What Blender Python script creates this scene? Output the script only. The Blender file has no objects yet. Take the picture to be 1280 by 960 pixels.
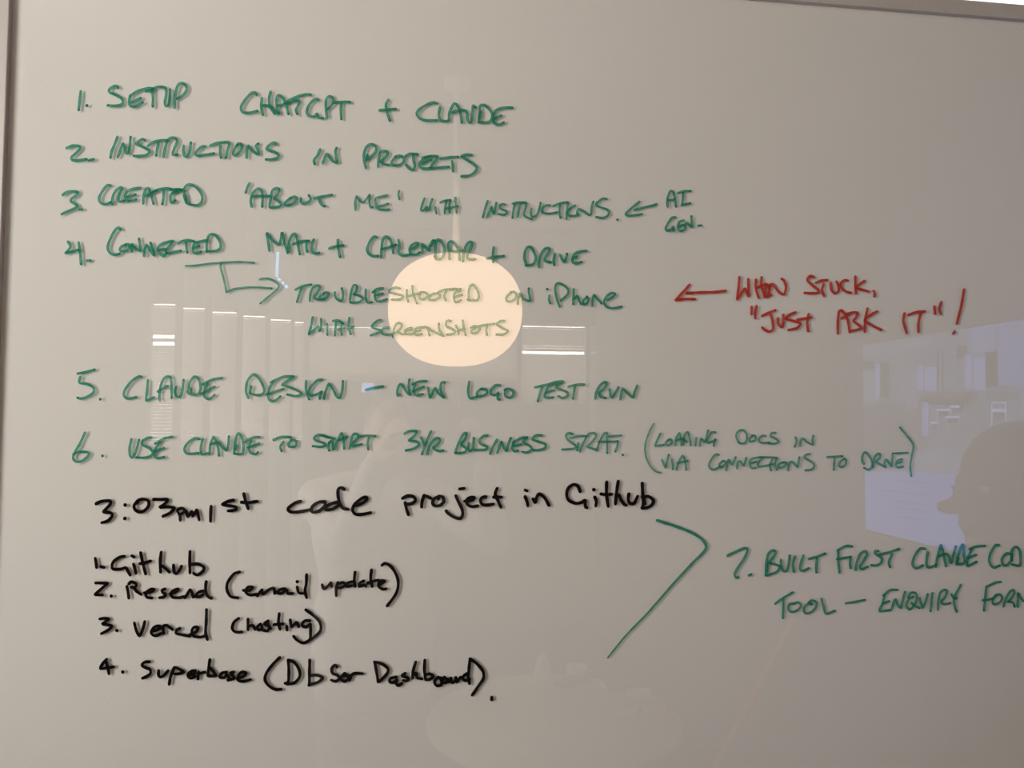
import bpy, bmesh, math, random
from mathutils import Vector, Matrix

# ------------------------------------------------------------------ camera, sky, exposure
SC = bpy.context.scene
COL = SC.collection
W, H = 1280.0, 960.0
FPX = 940.0                      # focal length in pixels of the 1280 wide frame
YAW, PITCH, ROLL = math.radians(7.35), math.radians(2.6), 0.005
CAM = Vector((0.0, -1.1, 1.7))   # 1.1 m in front of the glass, eye height
_f = Vector((math.sin(YAW) * math.cos(PITCH), math.cos(YAW) * math.cos(PITCH), math.sin(PITCH)))
_r = Vector((math.cos(YAW), -math.sin(YAW), 0.0))
_u = _r.cross(_f)
RGT = _r * math.cos(ROLL) + _u * math.sin(ROLL)
UPV = _u * math.cos(ROLL) - _r * math.sin(ROLL)
FWD = _f
cd = bpy.data.cameras.new('camera')
cd.sensor_fit = 'HORIZONTAL'
cd.sensor_width = 36.0
cd.lens = FPX * 36.0 / W
cd.clip_start = 0.02
cam = bpy.data.objects.new('camera', cd)
COL.objects.link(cam)
B = -FWD
cam.matrix_world = Matrix(((RGT.x, UPV.x, B.x, CAM.x), (RGT.y, UPV.y, B.y, CAM.y), (RGT.z, UPV.z, B.z, CAM.z), (0, 0, 0, 1)))
SC.camera = cam

SKY = (12.0, 11.5, 10.8)         # overcast daylight outside the windows
LAMP = (6.9, 4.75, 2.95)         # warm pendant lantern
SCREEN_GAIN = 1.0
SC.view_settings.view_transform = 'Standard'
SC.view_settings.look = 'None'
SC.view_settings.gamma = 1.0
SC.view_settings.exposure = 0.0
SC.view_settings.use_curve_mapping = False
SC.cycles.max_bounces = 8
SC.cycles.diffuse_bounces = 4
SC.cycles.glossy_bounces = 4
SC.cycles.transmission_bounces = 6
SC.cycles.transparent_max_bounces = 24
SC.cycles.use_denoising = True
SC.cycles.caustics_reflective = False
SC.cycles.caustics_refractive = False
wd = bpy.data.worlds.new('overcast_sky')
SC.world = wd
wd.use_nodes = True
wd.node_tree.nodes['Background'].inputs[0].default_value = (SKY[0] / 12, SKY[1] / 12, SKY[2] / 12, 1)
wd.node_tree.nodes['Background'].inputs[1].default_value = 12.4

# room measures
XL, XR, YB, YF, ZC = -1.75, 1.5, 0.03, -5.0, 3.25
WIN = (-2.0, -0.80, 1.28, 2.9)     # daylight window in the left wall: y0 y1 z0 z1
pd = bpy.data.lights.new('sky_portal', 'AREA')
pd.shape = 'RECTANGLE'; pd.size = WIN[1] - WIN[0]; pd.size_y = WIN[3] - WIN[2]
pd.cycles.is_portal = True
po = bpy.data.objects.new('sky_portal', pd); COL.objects.link(po)
po.location = (XL - 0.10, (WIN[0] + WIN[1]) / 2, (WIN[2] + WIN[3]) / 2)
po.rotation_euler = (math.radians(90), 0, math.radians(-90))

def ray(px, py):
    return FWD * FPX + RGT * (px - W / 2) - UPV * (py - H / 2)
def on_board(px, py, y=0.0):
    d = ray(px, py); t = (y - CAM.y) / d.y
    return CAM + d * t
def mir(px, py, x=None, y=None, z=None):
    """the real point whose mirror image in the glass lies along this sight line, on a plane x=, y= or z="""
    d = ray(px, py)
    if x is not None: t = (x - CAM.x) / d.x
    elif y is not None: t = (-y - CAM.y) / d.y
    else: t = (z - CAM.z) / d.z
    p = CAM + d * t
    return Vector((p.x, -p.y, p.z))

# ------------------------------------------------------------------ materials
MATS = {}
def nt(name):
    m = bpy.data.materials.new(name); m.use_nodes = True
    t = m.node_tree; t.nodes.clear()
    return m, t, t.nodes.new('ShaderNodeOutputMaterial')
def N(t, kind, **kw):
    n = t.nodes.new(kind)
    for k, v in kw.items():
        if k in n.inputs: n.inputs[k].default_value = v
        else: setattr(n, k, v)
    return n
def plain(name, col, rough=0.5, metal=0.0, var=0.06, scale=30.0, bump=0.0, spec=0.5):
    if name in MATS: return MATS[name]
    m, t, o = nt(name)
    b = N(t, 'ShaderNodeBsdfPrincipled')
    b.inputs['Roughness'].default_value = rough
    b.inputs['Metallic'].default_value = metal
    b.inputs['Specular IOR Level'].default_value = spec
    tc = N(t, 'ShaderNodeTexCoord'); nz = N(t, 'ShaderNodeTexNoise', Scale=scale, Detail=4.0)
    t.links.new(tc.outputs['Object'], nz.inputs['Vector'])
    mx = N(t, 'ShaderNodeMix', data_type='RGBA')
    mx.inputs[6].default_value = tuple(c * (1 - var) for c in col) + (1,)
    mx.inputs[7].default_value = tuple(min(1, c * (1 + var)) for c in col) + (1,)
    t.links.new(nz.outputs['Fac'], mx.inputs[0]); t.links.new(mx.outputs[2], b.inputs['Base Color'])
    if bump:
        bp = N(t, 'ShaderNodeBump', Strength=bump, Distance=0.002)
        t.links.new(nz.outputs['Fac'], bp.inputs['Height']); t.links.new(bp.outputs[0], b.inputs['Normal'])
    t.links.new(b.outputs[0], o.inputs[0]); MATS[name] = m
    return m
def emit(name, col, k=1.0):
    if name in MATS: return MATS[name]
    m, t, o = nt(name)
    e = N(t, 'ShaderNodeEmission', Color=(col[0], col[1], col[2], 1), Strength=k)
    t.links.new(e.outputs[0], o.inputs[0]); MATS[name] = m
    return m
def thin_glass(name, tint=(1, 1, 1), ior=1.52):
    m, t, o = nt(name)
    g = N(t, 'ShaderNodeNewGeometry')
    mi = N(t, 'ShaderNodeMix', data_type='FLOAT'); mi.inputs[2].default_value = ior; mi.inputs[3].default_value = 1 / ior
    t.links.new(g.outputs['Backfacing'], mi.inputs[0])
    fr = N(t, 'ShaderNodeFresnel'); t.links.new(mi.outputs[0], fr.inputs['IOR'])
    tr = N(t, 'ShaderNodeBsdfTransparent', Color=tint + (1,)); gl = N(t, 'ShaderNodeBsdfGlossy', Roughness=0.0)
    ms = N(t, 'ShaderNodeMixShader')
    t.links.new(fr.outputs[0], ms.inputs[0]); t.links.new(tr.outputs[0], ms.inputs[1]); t.links.new(gl.outputs[0], ms.inputs[2])
    t.links.new(ms.outputs[0], o.inputs[0]); MATS[name] = m
    return m
def see_through(name, tint):
    m, t, o = nt(name)
    tr = N(t, 'ShaderNodeBsdfTransparent', Color=tint + (1,)); t.links.new(tr.outputs[0], o.inputs[0]); MATS[name] = m
    return m
def translucent(name, col, k, gloss=0.0):
    m, t, o = nt(name)
    d = N(t, 'ShaderNodeBsdfDiffuse', Color=col + (1,)); tl = N(t, 'ShaderNodeBsdfTranslucent', Color=col + (1,))
    ms = N(t, 'ShaderNodeMixShader', Fac=k)
    t.links.new(d.outputs[0], ms.inputs[1]); t.links.new(tl.outputs[0], ms.inputs[2]); t.links.new(ms.outputs[0], o.inputs[0])
    MATS[name] = m
    return m
def ink(name, body, tint, a0, a1, refl=0.72):
    """marker film on glass: pigment + tinted see-through, denser at the rims of a stroke, streaky along it"""
    m, t, o = nt(name)
    uv = N(t, 'ShaderNodeUVMap', uv_map='stroke')
    sx = N(t, 'ShaderNodeSeparateXYZ'); t.links.new(uv.outputs[0], sx.inputs[0])
    ab = N(t, 'ShaderNodeMath', operation='ABSOLUTE'); t.links.new(sx.outputs['Y'], ab.inputs[0])
    pw = N(t, 'ShaderNodeMath', operation='POWER'); pw.inputs[1].default_value = 2.0; t.links.new(ab.outputs[0], pw.inputs[0])
    nz = N(t, 'ShaderNodeTexNoise', Scale=1.0, Detail=2.0)
    mp = N(t, 'ShaderNodeMapping'); mp.inputs['Scale'].default_value = (0.12, 1.6, 1.0)
    t.links.new(uv.outputs[0], mp.inputs[0]); t.links.new(mp.outputs[0], nz.inputs['Vector'])
    ad = N(t, 'ShaderNodeMath', operation='MULTIPLY_ADD'); ad.inputs[1].default_value = 0.55
    t.links.new(pw.outputs[0], ad.inputs[0]); t.links.new(nz.outputs['Fac'], ad.inputs[2])
    mr = N(t, 'ShaderNodeMapRange'); mr.inputs['From Min'].default_value = 0.3; mr.inputs['From Max'].default_value = 1.0
    mr.inputs['To Min'].default_value = a0; mr.inputs['To Max'].default_value = a1
    t.links.new(ad.outputs[0], mr.inputs['Value'])
    tr = N(t, 'ShaderNodeBsdfTransparent', Color=tint + (1,)); df = N(t, 'ShaderNodeBsdfDiffuse', Color=body + (1,))
    ms = N(t, 'ShaderNodeMixShader'); t.links.new(mr.outputs[0], ms.inputs[0]); t.links.new(tr.outputs[0], ms.inputs[1]); t.links.new(df.outputs[0], ms.inputs[2])
    g = N(t, 'ShaderNodeNewGeometry')
    mi = N(t, 'ShaderNodeMix', data_type='FLOAT'); mi.inputs[2].default_value = 1.8; mi.inputs[3].default_value = 1 / 1.8
    t.links.new(g.outputs['Backfacing'], mi.inputs[0])
    fr = N(t, 'ShaderNodeFresnel'); t.links.new(mi.outputs[0], fr.inputs['IOR'])
    fm = N(t, 'ShaderNodeMath', operation='MULTIPLY'); fm.inputs[1].default_value = refl; t.links.new(fr.outputs[0], fm.inputs[0])
    gl = N(t, 'ShaderNodeBsdfGlossy', Roughness=0.04)
    m2 = N(t, 'ShaderNodeMixShader'); t.links.new(fm.outputs[0], m2.inputs[0]); t.links.new(ms.outputs[0], m2.inputs[1]); t.links.new(gl.outputs[0], m2.inputs[2])
    t.links.new(m2.outputs[0], o.inputs[0]); MATS[name] = m
    return m

M_WALL = plain('wall_paint', (0.14, 0.136, 0.13), 0.7)
M_FARWALL = plain('far_wall_paint', (0.16, 0.155, 0.15), 0.8)
M_CEIL = plain('ceiling_paint', (0.3, 0.295, 0.29), 0.9)
M_FLOOR = plain('carpet', (0.05, 0.05, 0.053), 0.95, var=0.3, scale=300, bump=0.6)
M_BACK = plain('white_back_paint', (0.82, 0.80, 0.772), 0.6, var=0.004, spec=0.0)
_b = [n for n in M_BACK.node_tree.nodes if n.type == 'BSDF_PRINCIPLED'][0]      # light spreads a little inside the milky coat
_b.inputs['Subsurface Weight'].default_value = 1.0
_b.inputs['Subsurface Radius'].default_value = (1.0, 1.0, 1.0)
_b.inputs['Subsurface Scale'].default_value = 0.0042
M_ALU = plain('satin_aluminium', (0.50, 0.465, 0.435), 0.45, 0.15, var=0.05, scale=60)
M_GLASS = thin_glass('board_glass', ior=1.9)
M_GEDGE = see_through('glass_body', (0.995, 1.0, 0.995))
M_PANE = thin_glass('window_glass')
M_WHITE = plain('white_plastic', (0.75, 0.74, 0.72), 0.4)
M_DARK = plain('black_plastic', (0.02, 0.02, 0.022), 0.35)
M_GREEN = ink('green_marker_ink', (0.010, 0.20, 0.125), (0.40, 0.86, 0.72), 0.44, 0.97)
M_PALE = ink('faded_green_marker_ink', (0.015, 0.22, 0.15), (0.52, 0.86, 0.75), 0.36, 0.85)
M_BLACK = ink('black_marker_ink', (0.006, 0.005, 0.005), (0.1, 0.08, 0.07), 0.95, 1.0, 0.3)
M_RED = ink('red_marker_ink', (0.46, 0.028, 0.016), (0.85, 0.4, 0.34), 0.62, 1.0)

# ------------------------------------------------------------------ mesh helpers
def link(name, bm, mats, parent=None, smooth=False):
    me = bpy.data.meshes.new(name)
    bmesh.ops.recalc_face_normals(bm, faces=bm.faces) if smooth != 'raw' else None
    bm.to_mesh(me); bm.free()
    for m in (mats if isinstance(mats, (list, tuple)) else [mats]): me.materials.append(m)
    if smooth is True:
        for p in me.polygons: p.use_smooth = True
    o = bpy.data.objects.new(name, me); COL.objects.link(o)
    if parent is not None:
        o.parent = parent
        o.matrix_parent_inverse = Matrix.Translation(parent.location).inverted() if parent.rotation_euler.z == 0 else parent.matrix_basis.inverted()
    return o
def tag(o, label=None, cat=None, group=None, kind=None):
    if label: o['label'] = label
    if cat: o['category'] = cat
    if group: o['group'] = group
    if kind: o['kind'] = kind
    return o
def empty(name, loc, label, cat, group=None):
    o = bpy.data.objects.new(name, None); COL.objects.link(o); o.location = loc; o.empty_display_size = 0.05
    return tag(o, label, cat, group)
def box(bm, x0, x1, y0, y1, z0, z1, bev=0.0, mi=0):
    r = bmesh.ops.create_cube(bm, size=1.0)
    for v in r['verts']:
        v.co = Vector(((x0 + x1) / 2 + v.co.x * (x1 - x0), (y0 + y1) / 2 + v.co.y * (y1 - y0), (z0 + z1) / 2 + v.co.z * (z1 - z0)))
    fs = set(f for v in r['verts'] for f in v.link_faces)
    for f in fs: f.material_index = mi
    if bev:
        es = list(set(e for v in r['verts'] for e in v.link_edges))
        bmesh.ops.bevel(bm, geom=es, offset=bev, segments=2, affect='EDGES', profile=0.5)
    return bm
def tube(bm, pts, rad, n=10, mi=0):
    pts = [Vector(p) for p in pts]
    if not isinstance(rad, (list, tuple)): rad = [rad] * len(pts)
    rings = []; up = None
    for i, p in enumerate(pts):
        d = (pts[min(i + 1, len(pts) - 1)] - pts[max(i - 1, 0)]).normalized()
        if up is None: up = d.orthogonal().normalized()
        up = (up - d * up.dot(d)).normalized(); s = d.cross(up)
        rings.append([bm.verts.new(p + (up * math.cos(2 * math.pi * k / n) + s * math.sin(2 * math.pi * k / n)) * rad[i]) for k in range(n)])
    for a, b in zip(rings, rings[1:]):
        for k in range(n):
            bm.faces.new((a[k], a[(k + 1) % n], b[(k + 1) % n], b[k])).material_index = mi
    bm.faces.new(rings[0][::-1]).material_index = mi; bm.faces.new(rings[-1]).material_index = mi
    return bm
def lathe(bm, prof, c=(0, 0, 0), n=32, mi=0):
    c = Vector(c); rings = []
    for r, z in prof:
        rings.append([bm.verts.new(c + Vector((max(r, 1e-4) * math.cos(2 * math.pi * k / n), max(r, 1e-4) * math.sin(2 * math.pi * k / n), z))) for k in range(n)])
    for a, b in zip(rings, rings[1:]):
        for k in range(n):
            bm.faces.new((a[k], a[(k + 1) % n], b[(k + 1) % n], b[k])).material_index = mi
    bm.faces.new(rings[0][::-1]).material_index = mi; bm.faces.new(rings[-1]).material_index = mi
    return bm
def ball(bm, c, r, rot=None, u=16, v=10):
    m = Matrix.Translation(Vector(c)) @ (rot.to_4x4() if rot else Matrix.Identity(4)) @ Matrix.Diagonal((r[0], r[1], r[2], 1))
    bmesh.ops.create_uvsphere(bm, u_segments=u, v_segments=v, radius=1.0, matrix=m)
    return bm
def limb(bm, pts, rad):
    """tapered limb of overlapping rounds, to be fused into one skin"""
    tube(bm, pts, rad, 14)
    for p, r in zip(pts, rad): ball(bm, p, (r, r, r), u=14, v=8)
def fuse(name, bm, mat, parent, voxel=0.008, it=4):
    o = link(name, bm, mat, None, 'raw')
    r = o.modifiers.new('r', 'REMESH'); r.mode = 'VOXEL'; r.voxel_size = voxel; r.use_smooth_shade = True
    s = o.modifiers.new('s', 'SMOOTH'); s.iterations = it; s.factor = 0.5
    dg = bpy.context.evaluated_depsgraph_get(); dg.update()
    me = bpy.data.meshes.new_from_object(o.evaluated_get(dg))
    o.modifiers.clear(); old = o.data; o.data = me; bpy.data.meshes.remove(old); me.name = name
    for p in me.polygons: p.use_smooth = True
    if parent is not None:
        o.parent = parent; o.matrix_parent_inverse = Matrix.Translation(parent.location).inverted()
    return o

# ------------------------------------------------------------------ the room
M_SKIRT = plain('dark_skirting', (0.10, 0.10, 0.10), 0.6)
def struct(name, bm, m):
    return tag(link(name, bm, m), kind='structure')
def holed(bm, x0, x1, z0, z1, y0, y1, holes):
    xs = sorted(set([x0, x1] + [h[0] for h in holes] + [h[1] for h in holes]))
    zs = sorted(set([z0, z1] + [h[2] for h in holes] + [h[3] for h in holes]))
    xs = [x for x in xs if x0 <= x <= x1]; zs = [z for z in zs if z0 <= z <= z1]
    for a, b in zip(xs, xs[1:]):
        for c, d in zip(zs, zs[1:]):
            mx, mz = (a + b) / 2, (c + d) / 2
            if not any(h[0] < mx < h[1] and h[2] < mz < h[3] for h in holes): box(bm, a, b, y0, y1, c, d)
    return bm
struct('floor', box(bmesh.new(), XL - 0.2, XR + 0.2, YF - 0.3, YB + 0.2, -0.1, 0.0), M_FLOOR)
struct('ceiling', box(bmesh.new(), XL - 0.2, XR + 0.2, YF - 0.3, YB + 0.2, ZC, ZC + 0.1), M_CEIL)
struct('wall_board', box(bmesh.new(), XL - 0.2, XR + 0.2, YB, YB + 0.12, 0, ZC), M_WALL)
struct('wall_right', box(bmesh.new(), XR, XR + 0.12, YF - 0.3, YB, 0, ZC), M_WALL)
w0, w1, w2, w3 = WIN
bm = bmesh.new(); fx0, fx1 = XL - 0.09, XL - 0.05
box(bm, fx0, fx1, w0, w0 + 0.03, w2, w3); box(bm, fx0, fx1, w1 - 0.03, w1, w2, w3)
box(bm, fx0, fx1, w0 + 0.03, w1 - 0.03, w2, w2 + 0.03); box(bm, fx0, fx1, w0 + 0.03, w1 - 0.03, w3 - 0.03, w3)
win = struct('window_1', bm, M_WHITE)
link('window_pane', box(bmesh.new(), XL - 0.073, XL - 0.067, w0 + 0.03, w1 - 0.03, w2 + 0.03, w3 - 0.03), M_PANE, win)
link('window_sill', box(bmesh.new(), XL - 0.05, XL + 0.05, w0 - 0.03, w1 + 0.03, w2 - 0.025, w2, 0.004), M_WHITE, win)
bm = bmesh.new(); box(bm, XL, XR, YB - 0.012, YB, 0, 0.09); struct('baseboard_board', bm, M_SKIRT)
bm = bmesh.new(); box(bm, XR - 0.012, XR, YF, YB - 0.012, 0, 0.09); struct('baseboard_right', bm, M_SKIRT)
bm = bmesh.new(); box(bm, XL, XL + 0.012, YF + 0.98, YB - 0.012, 0, 0.09); struct('baseboard_left', bm, M_SKIRT)

# far side: a saw-tooth row of six bays on the left, a flat window wall on the right
HZ = mir(404 - 30, 404, y=YF).z                         # height of the blind heads
BAYS = [(184, 220, 381), (220, 257, 386), (257, 297, 391), (297, 333, 396), (333, 365, 400.5), (365, 381, 404)]
M_SLAT = translucent('blind_slat', (0.62, 0.60, 0.56), 0.31)
M_RAIL = plain('blind_rail', (0.6, 0.58, 0.55), 0.5)
M_FROST = translucent('frosted_pane', (0.8, 0.8, 0.8), 0.11)
M_HAZEPANE = translucent('dim_frosted_pane', (0.8, 0.76, 0.72), 0.035)
bays_bm = bmesh.new(); bay_y = []; holes_done = []
def blind(x0, x1, z0, z1, y, gaps, label, pitch=0.0232, tilt=68, slit=0.0, lifted=()):
    r = empty('venetian_blind', ((x0 + x1) / 2, y, z1), label, 'blind', 'venetian blinds along the far windows')
    link('head_rail', box(bmesh.new(), x0, x1, y - 0.012, y + 0.012, z1 - 0.012, z1, 0.002), M_RAIL, r)
    sl = bmesh.new(); z = z1 - 0.026; h = 0.0130; a = math.radians(tilt)
    while z > z0 + 0.03:
        if not any(abs(z - g0) <= pitch / 2 for g0 in gaps):
            rr = bmesh.ops.create_cube(sl, size=1.0)
            for v in rr['verts']:
                u, t = v.co.z * 2 * (h - slit - (0.0022 if any(abs(z - g0) <= pitch / 2 for g0 in lifted) else 0)), v.co.y * 0.0009
                v.co = Vector(((x0 + x1) / 2 + v.co.x * (x1 - x0 - 0.004), y + u * math.cos(a) - t * math.sin(a), z + u * math.sin(a) + t * math.cos(a)))
        z -= pitch
    link('slats', sl, M_SLAT, r)
    link('bottom_rail', box(bmesh.new(), x0, x1, y - 0.009, y + 0.009, z - 0.006, z + 0.012, 0.002), M_RAIL, r)
    for fx in ((0.2, 0.8) if x1 - x0 > 0.15 else (0.5,)):
        xx = x0 + (x1 - x0) * fx
        link('ladder_cord', tube(bmesh.new(), [(xx, y + 0.0145, z1), (xx, y + 0.0145, z + 0.01)], 0.0008, 6), M_RAIL, r)
    return r
ordinal = ['first', 'second', 'third', 'fourth', 'fifth', 'sixth']
HEAD = 1.7 + (HZ - 1.7)
for i, (p0, p1, py) in enumerate(BAYS):
    # depth of a bay from the height of its head line
    lo, hi = -7.0, -1.0
    for _ in range(50):
        m_ = (lo + hi) / 2
        if mir(p0 + 15, py, y=m_).z > HEAD: lo = m_
        else: hi = m_
    yb = m_; bay_y.append(yb)
    x0, x1 = mir(p0, py, y=yb).x, mir(p1, py, y=yb).x
    zs = mir(p0, 552, y=yb).z
    xa = XL if i == 0 else prev_x1 - 0.02
    holed(bays_bm, xa, x1, 0, ZC, yb - 0.06, yb - 0.03, [(x0 + 0.014, x1 - 0.014, zs, HEAD + 0.0135)])
    if i: box(bays_bm, prev_x1 - 0.02, prev_x1, yb, prev_y - 0.06, 0, ZC)
    prev_x1, prev_y = x1, yb
    if i == 0:
        g0 = mir(200, 421.5, y=yb).z; g = [g0, g0 - 2 * 0.0232]
        lab = 'pale slatted blind in the leftmost far bay with two bright gaps'
    else:
        g = []; lab = '%s pale slatted blind from the left in the stepped far bays' % ordinal[i]
    blind(x0 + 0.006, x1 - 0.006, zs - 0.05, HEAD, yb - 0.015, g, lab, slit=0.0013 if i == 0 else 0.0008)
bx1 = prev_x1
box(bays_bm, bx1 - 0.02, bx1, YF - 0.06, prev_y - 0.06, 0, ZC) if prev_y - 0.06 > YF - 0.06 + 0.01 else None
struct('wall_far_bays', bays_bm, M_FARWALL)
bm = bmesh.new(); w0, w1, w2, w3 = WIN
box(bm, XL - 0.14, XL, bay_y[0] - 0.06, w0, 0, ZC); box(bm, XL - 0.14, XL, w1, YB, 0, ZC)
box(bm, XL - 0.14, XL, w0, w1, 0, w2); box(bm, XL - 0.14, XL, w0, w1, w3, ZC)
struct('wall_left', bm, M_WALL)
def prect(p0, p1, q0, q1, y=YF):
    a, b = mir(p0, (q0 + q1) / 2, y=y), mir(p1, (q0 + q1) / 2, y=y); pc = (p0 + p1) / 2
    return (a.x, b.x, mir(pc, q1, y=y).z, mir(pc, q0, y=y).z)
hC = prect(386, 648, 408.5, 470); hR1 = prect(652, 733, 406, 500); hR2 = prect(738.5, 749.5, 406, 555)
hN = prect(400, 411, 503, 545); hP = prect(315, 330, 503, 540); hB = prect(451, 467, 478, 490); hGlint = prect(573, 575.2, 490, 513)
wf = bmesh.new()
holed(wf, bx1 - 0.02, XR, 0, ZC, YF - 0.12, YF - 0.06, [(hC[0] + 0.003, hC[1] - 0.003, hC[2], hC[3]), (hR1[0] + 0.015, hR1[1] + 0.008, hR1[2], hR1[3]), (hR2[0] + 0.016, hR2[1] + 0.010, hR2[2], hR2[3]), hN, hB, hGlint])
struct('wall_far', wf, M_FARWALL)
def zof(py, px): return mir(px, py, y=YF - 0.045).z
def cover(h, d): return (h[0], h[1], h[2] - 0.05, h[3] - d, YF - 0.045)
def behind(h, s): return (h[0] + 0.003 + s, h[1] - 0.003 + s, h[2], h[3])
blind(*cover(hC, 0.014), [], 'wide pale slatted blind behind the pendant lamp', slit=0.0005)
blind(*cover(hR1, 0.0175), [zof(441.5, 690)], 'slatted blind right of the lamp with a bright slot across it', slit=0.0008, lifted=[zof(434, 690)])
blind(*cover(hR2, 0.0175), [zof(441.5, 744)], 'narrow slatted blind at the far right window edge', slit=0.0012, lifted=[zof(434, 744)])
def pane(n, h, m, nm='window'):
    struct('%s_%d' % (nm, n), box(bmesh.new(), h[0], h[1], YF - 0.10, YF - 0.094, h[2], h[3]), m)
pane(2, hN, M_FROST); pane(3, hGlint, M_FROST)  # second pane is an added slit standing in for a thin bright glint
M_BLUE = see_through('blue_window_film', (0.28, 0.40, 0.55))
pane(4, hB, M_BLUE)
# pale panel standing on the far bay wall

# ------------------------------------------------------------------ the whiteboard
LIP = 0.006                                             # how far the frame stands proud of the glass
ix0 = on_board(10.2, 40, -LIP).x                        # inner lip of the left rail
iz1 = on_board(1120, 11.0, -LIP).z                      # inner lip of the top rail
FWID = 0.0245
ix1, iz0 = ix0 + 1.80, iz1 - 1.36
board = empty('whiteboard', ((ix0 + ix1) / 2, 0.0, iz0), 'large white glass board in a grey metal frame covered in marker writing', 'whiteboard')
link('backing_panel', box(bmesh.new(), ix0 - 0.004, ix1 + 0.004, 0.0030, 0.022, iz0 - 0.004, iz1 + 0.004), M_BACK, board)
bm = box(bmesh.new(), ix0 - 0.003, ix1 + 0.003, 0.0, 0.0028, iz0 - 0.003, iz1 + 0.003, mi=1)
for f in bm.faces:
    if f.normal.y < -0.5: f.material_index = 0
link('glass_pane', bm, [M_GLASS, M_GEDGE], board)
def rail(name, q):
    bm = bmesh.new()
    va = [bm.verts.new((x, -LIP, z)) for x, z in q]; vb = [bm.verts.new((x, 0.028, z)) for x, z in q]
    bm.faces.new(va); bm.faces.new(vb[::-1])
    for k in range(4): bm.faces.new((va[k], va[(k + 1) % 4], vb[(k + 1) % 4], vb[k]))
    bmesh.ops.recalc_face_normals(bm, faces=bm.faces)
    bmesh.ops.bevel(bm, geom=[e for e in bm.edges if all(abs(v.co.y + LIP) < 1e-5 for v in e.verts)], offset=0.0012, segments=2, affect='EDGES', profile=0.5)
    return link(name, bm, M_ALU, board)
ox0, ox1, oz0, oz1 = ix0 - FWID, ix1 + FWID, iz0 - FWID, iz1 + FWID
rail('frame_rail', [(ox0, oz1), (ox1, oz1), (ix1, iz1), (ix0, iz1)])
rail('frame_rail', [(ox0, oz0), (ox0, oz1), (ix0, iz1), (ix0, iz0)])
rail('frame_rail', [(ox1, oz1), (ox1, oz0), (ix1, iz0), (ix1, iz1)])
rail('frame_rail', [(ox1, oz0), (ox0, oz0), (ix0, iz0), (ix1, iz0)])
M_WALLGLOW = emit('bright_wall_glow', (1.0, 0.97, 0.9), 1.35)  # bright wall above the frame, made by an added glowing strip
lx0 = on_board(1213, 2, -0.002).x
lt = empty('wall_light', ((lx0 + 1.46) / 2, 0.03, oz1 + 0.03), 'added white glowing strip for the bright wall just above the right end of the top frame rail', 'light')
link('glow_face', box(bmesh.new(), lx0, 1.455, -0.001, 0.014, oz1 + 0.003, oz1 + 0.043, 0.003), M_WALLGLOW, lt)
link('strip_backing', box(bmesh.new(), lx0 - 0.004, 1.459, 0.014, 0.03, oz1 + 0.002, oz1 + 0.046, 0.002), M_WHITE, lt)

# handwriting: strokes traced on the glass. each block: origin x, origin y, units per pixel, strokes "x,y x,y ..." split by ;
def spline(pts):
    if len(pts) < 3: 
        out = []
        for a, b in zip(pts, pts[1:]):
            n = max(2, int(math.dist(a, b) / 1.5))
            out += [(a[0] + (b[0] - a[0]) * k / n, a[1] + (b[1] - a[1]) * k / n) for k in range(n)]
        return out + [pts[-1]]
    out = []
    P = [pts[0]] + pts + [pts[-1]]
    for i in range(1, len(P) - 2):
        p0, p1, p2, p3 = P[i - 1], P[i], P[i + 1], P[i + 2]
        # centripetal-like: limit tangents so that tight corners stay tight
        d12 = math.dist(p1, p2) + 1e-6
        def tan(a, b, c):
            tx, ty = (c[0] - a[0]) / 2, (c[1] - a[1]) / 2
            l = math.hypot(tx, ty) + 1e-6; k = min(1.0, d12 / l)
            v1 = (b[0] - a[0], b[1] - a[1]); v2 = (c[0] - b[0], c[1] - b[1])
            n1, n2 = math.hypot(*v1), math.hypot(*v2)
            if n1 > 1e-6 and n2 > 1e-6:
                co = (v1[0] * v2[0] + v1[1] * v2[1]) / (n1 * n2)
                if co < -0.2: k *= max(0.15, 1 + co)
            return tx * k, ty * k
        t1, t2 = tan(p0, p1, p2), tan(p1, p2, p3)
        n = max(2, int(d12 / 1.1))
        for s in range(n):
            u = s / n; u2, u3 = u * u, u * u * u
            h1, h2, h3, h4 = 2 * u3 - 3 * u2 + 1, -2 * u3 + 3 * u2, u3 - 2 * u2 + u, u3 - u2
            out.append((h1 * p1[0] + h2 * p2[0] + h3 * t1[0] + h4 * t2[0], h1 * p1[1] + h2 * p2[1] + h3 * t1[1] + h4 * t2[1]))
    return out + [pts[-1]]
SEQ = [0]
RND = random.Random(5)
def disc(bm, uvl, c, r, lay, s0):
    n = 12
    cv = bm.verts.new(on_board(c[0], c[1], lay))
    vs = [bm.verts.new(on_board(c[0] + r * math.cos(2 * math.pi * k / n), c[1] + r * math.sin(2 * math.pi * k / n), lay)) for k in range(n)]
    for k in range(n):
        f = bm.faces.new((cv, vs[k], vs[(k + 1) % n]))
        for lp in f.loops: lp[uvl].uv = (s0, 0.75 if lp.vert is cv else 0.95)
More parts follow.
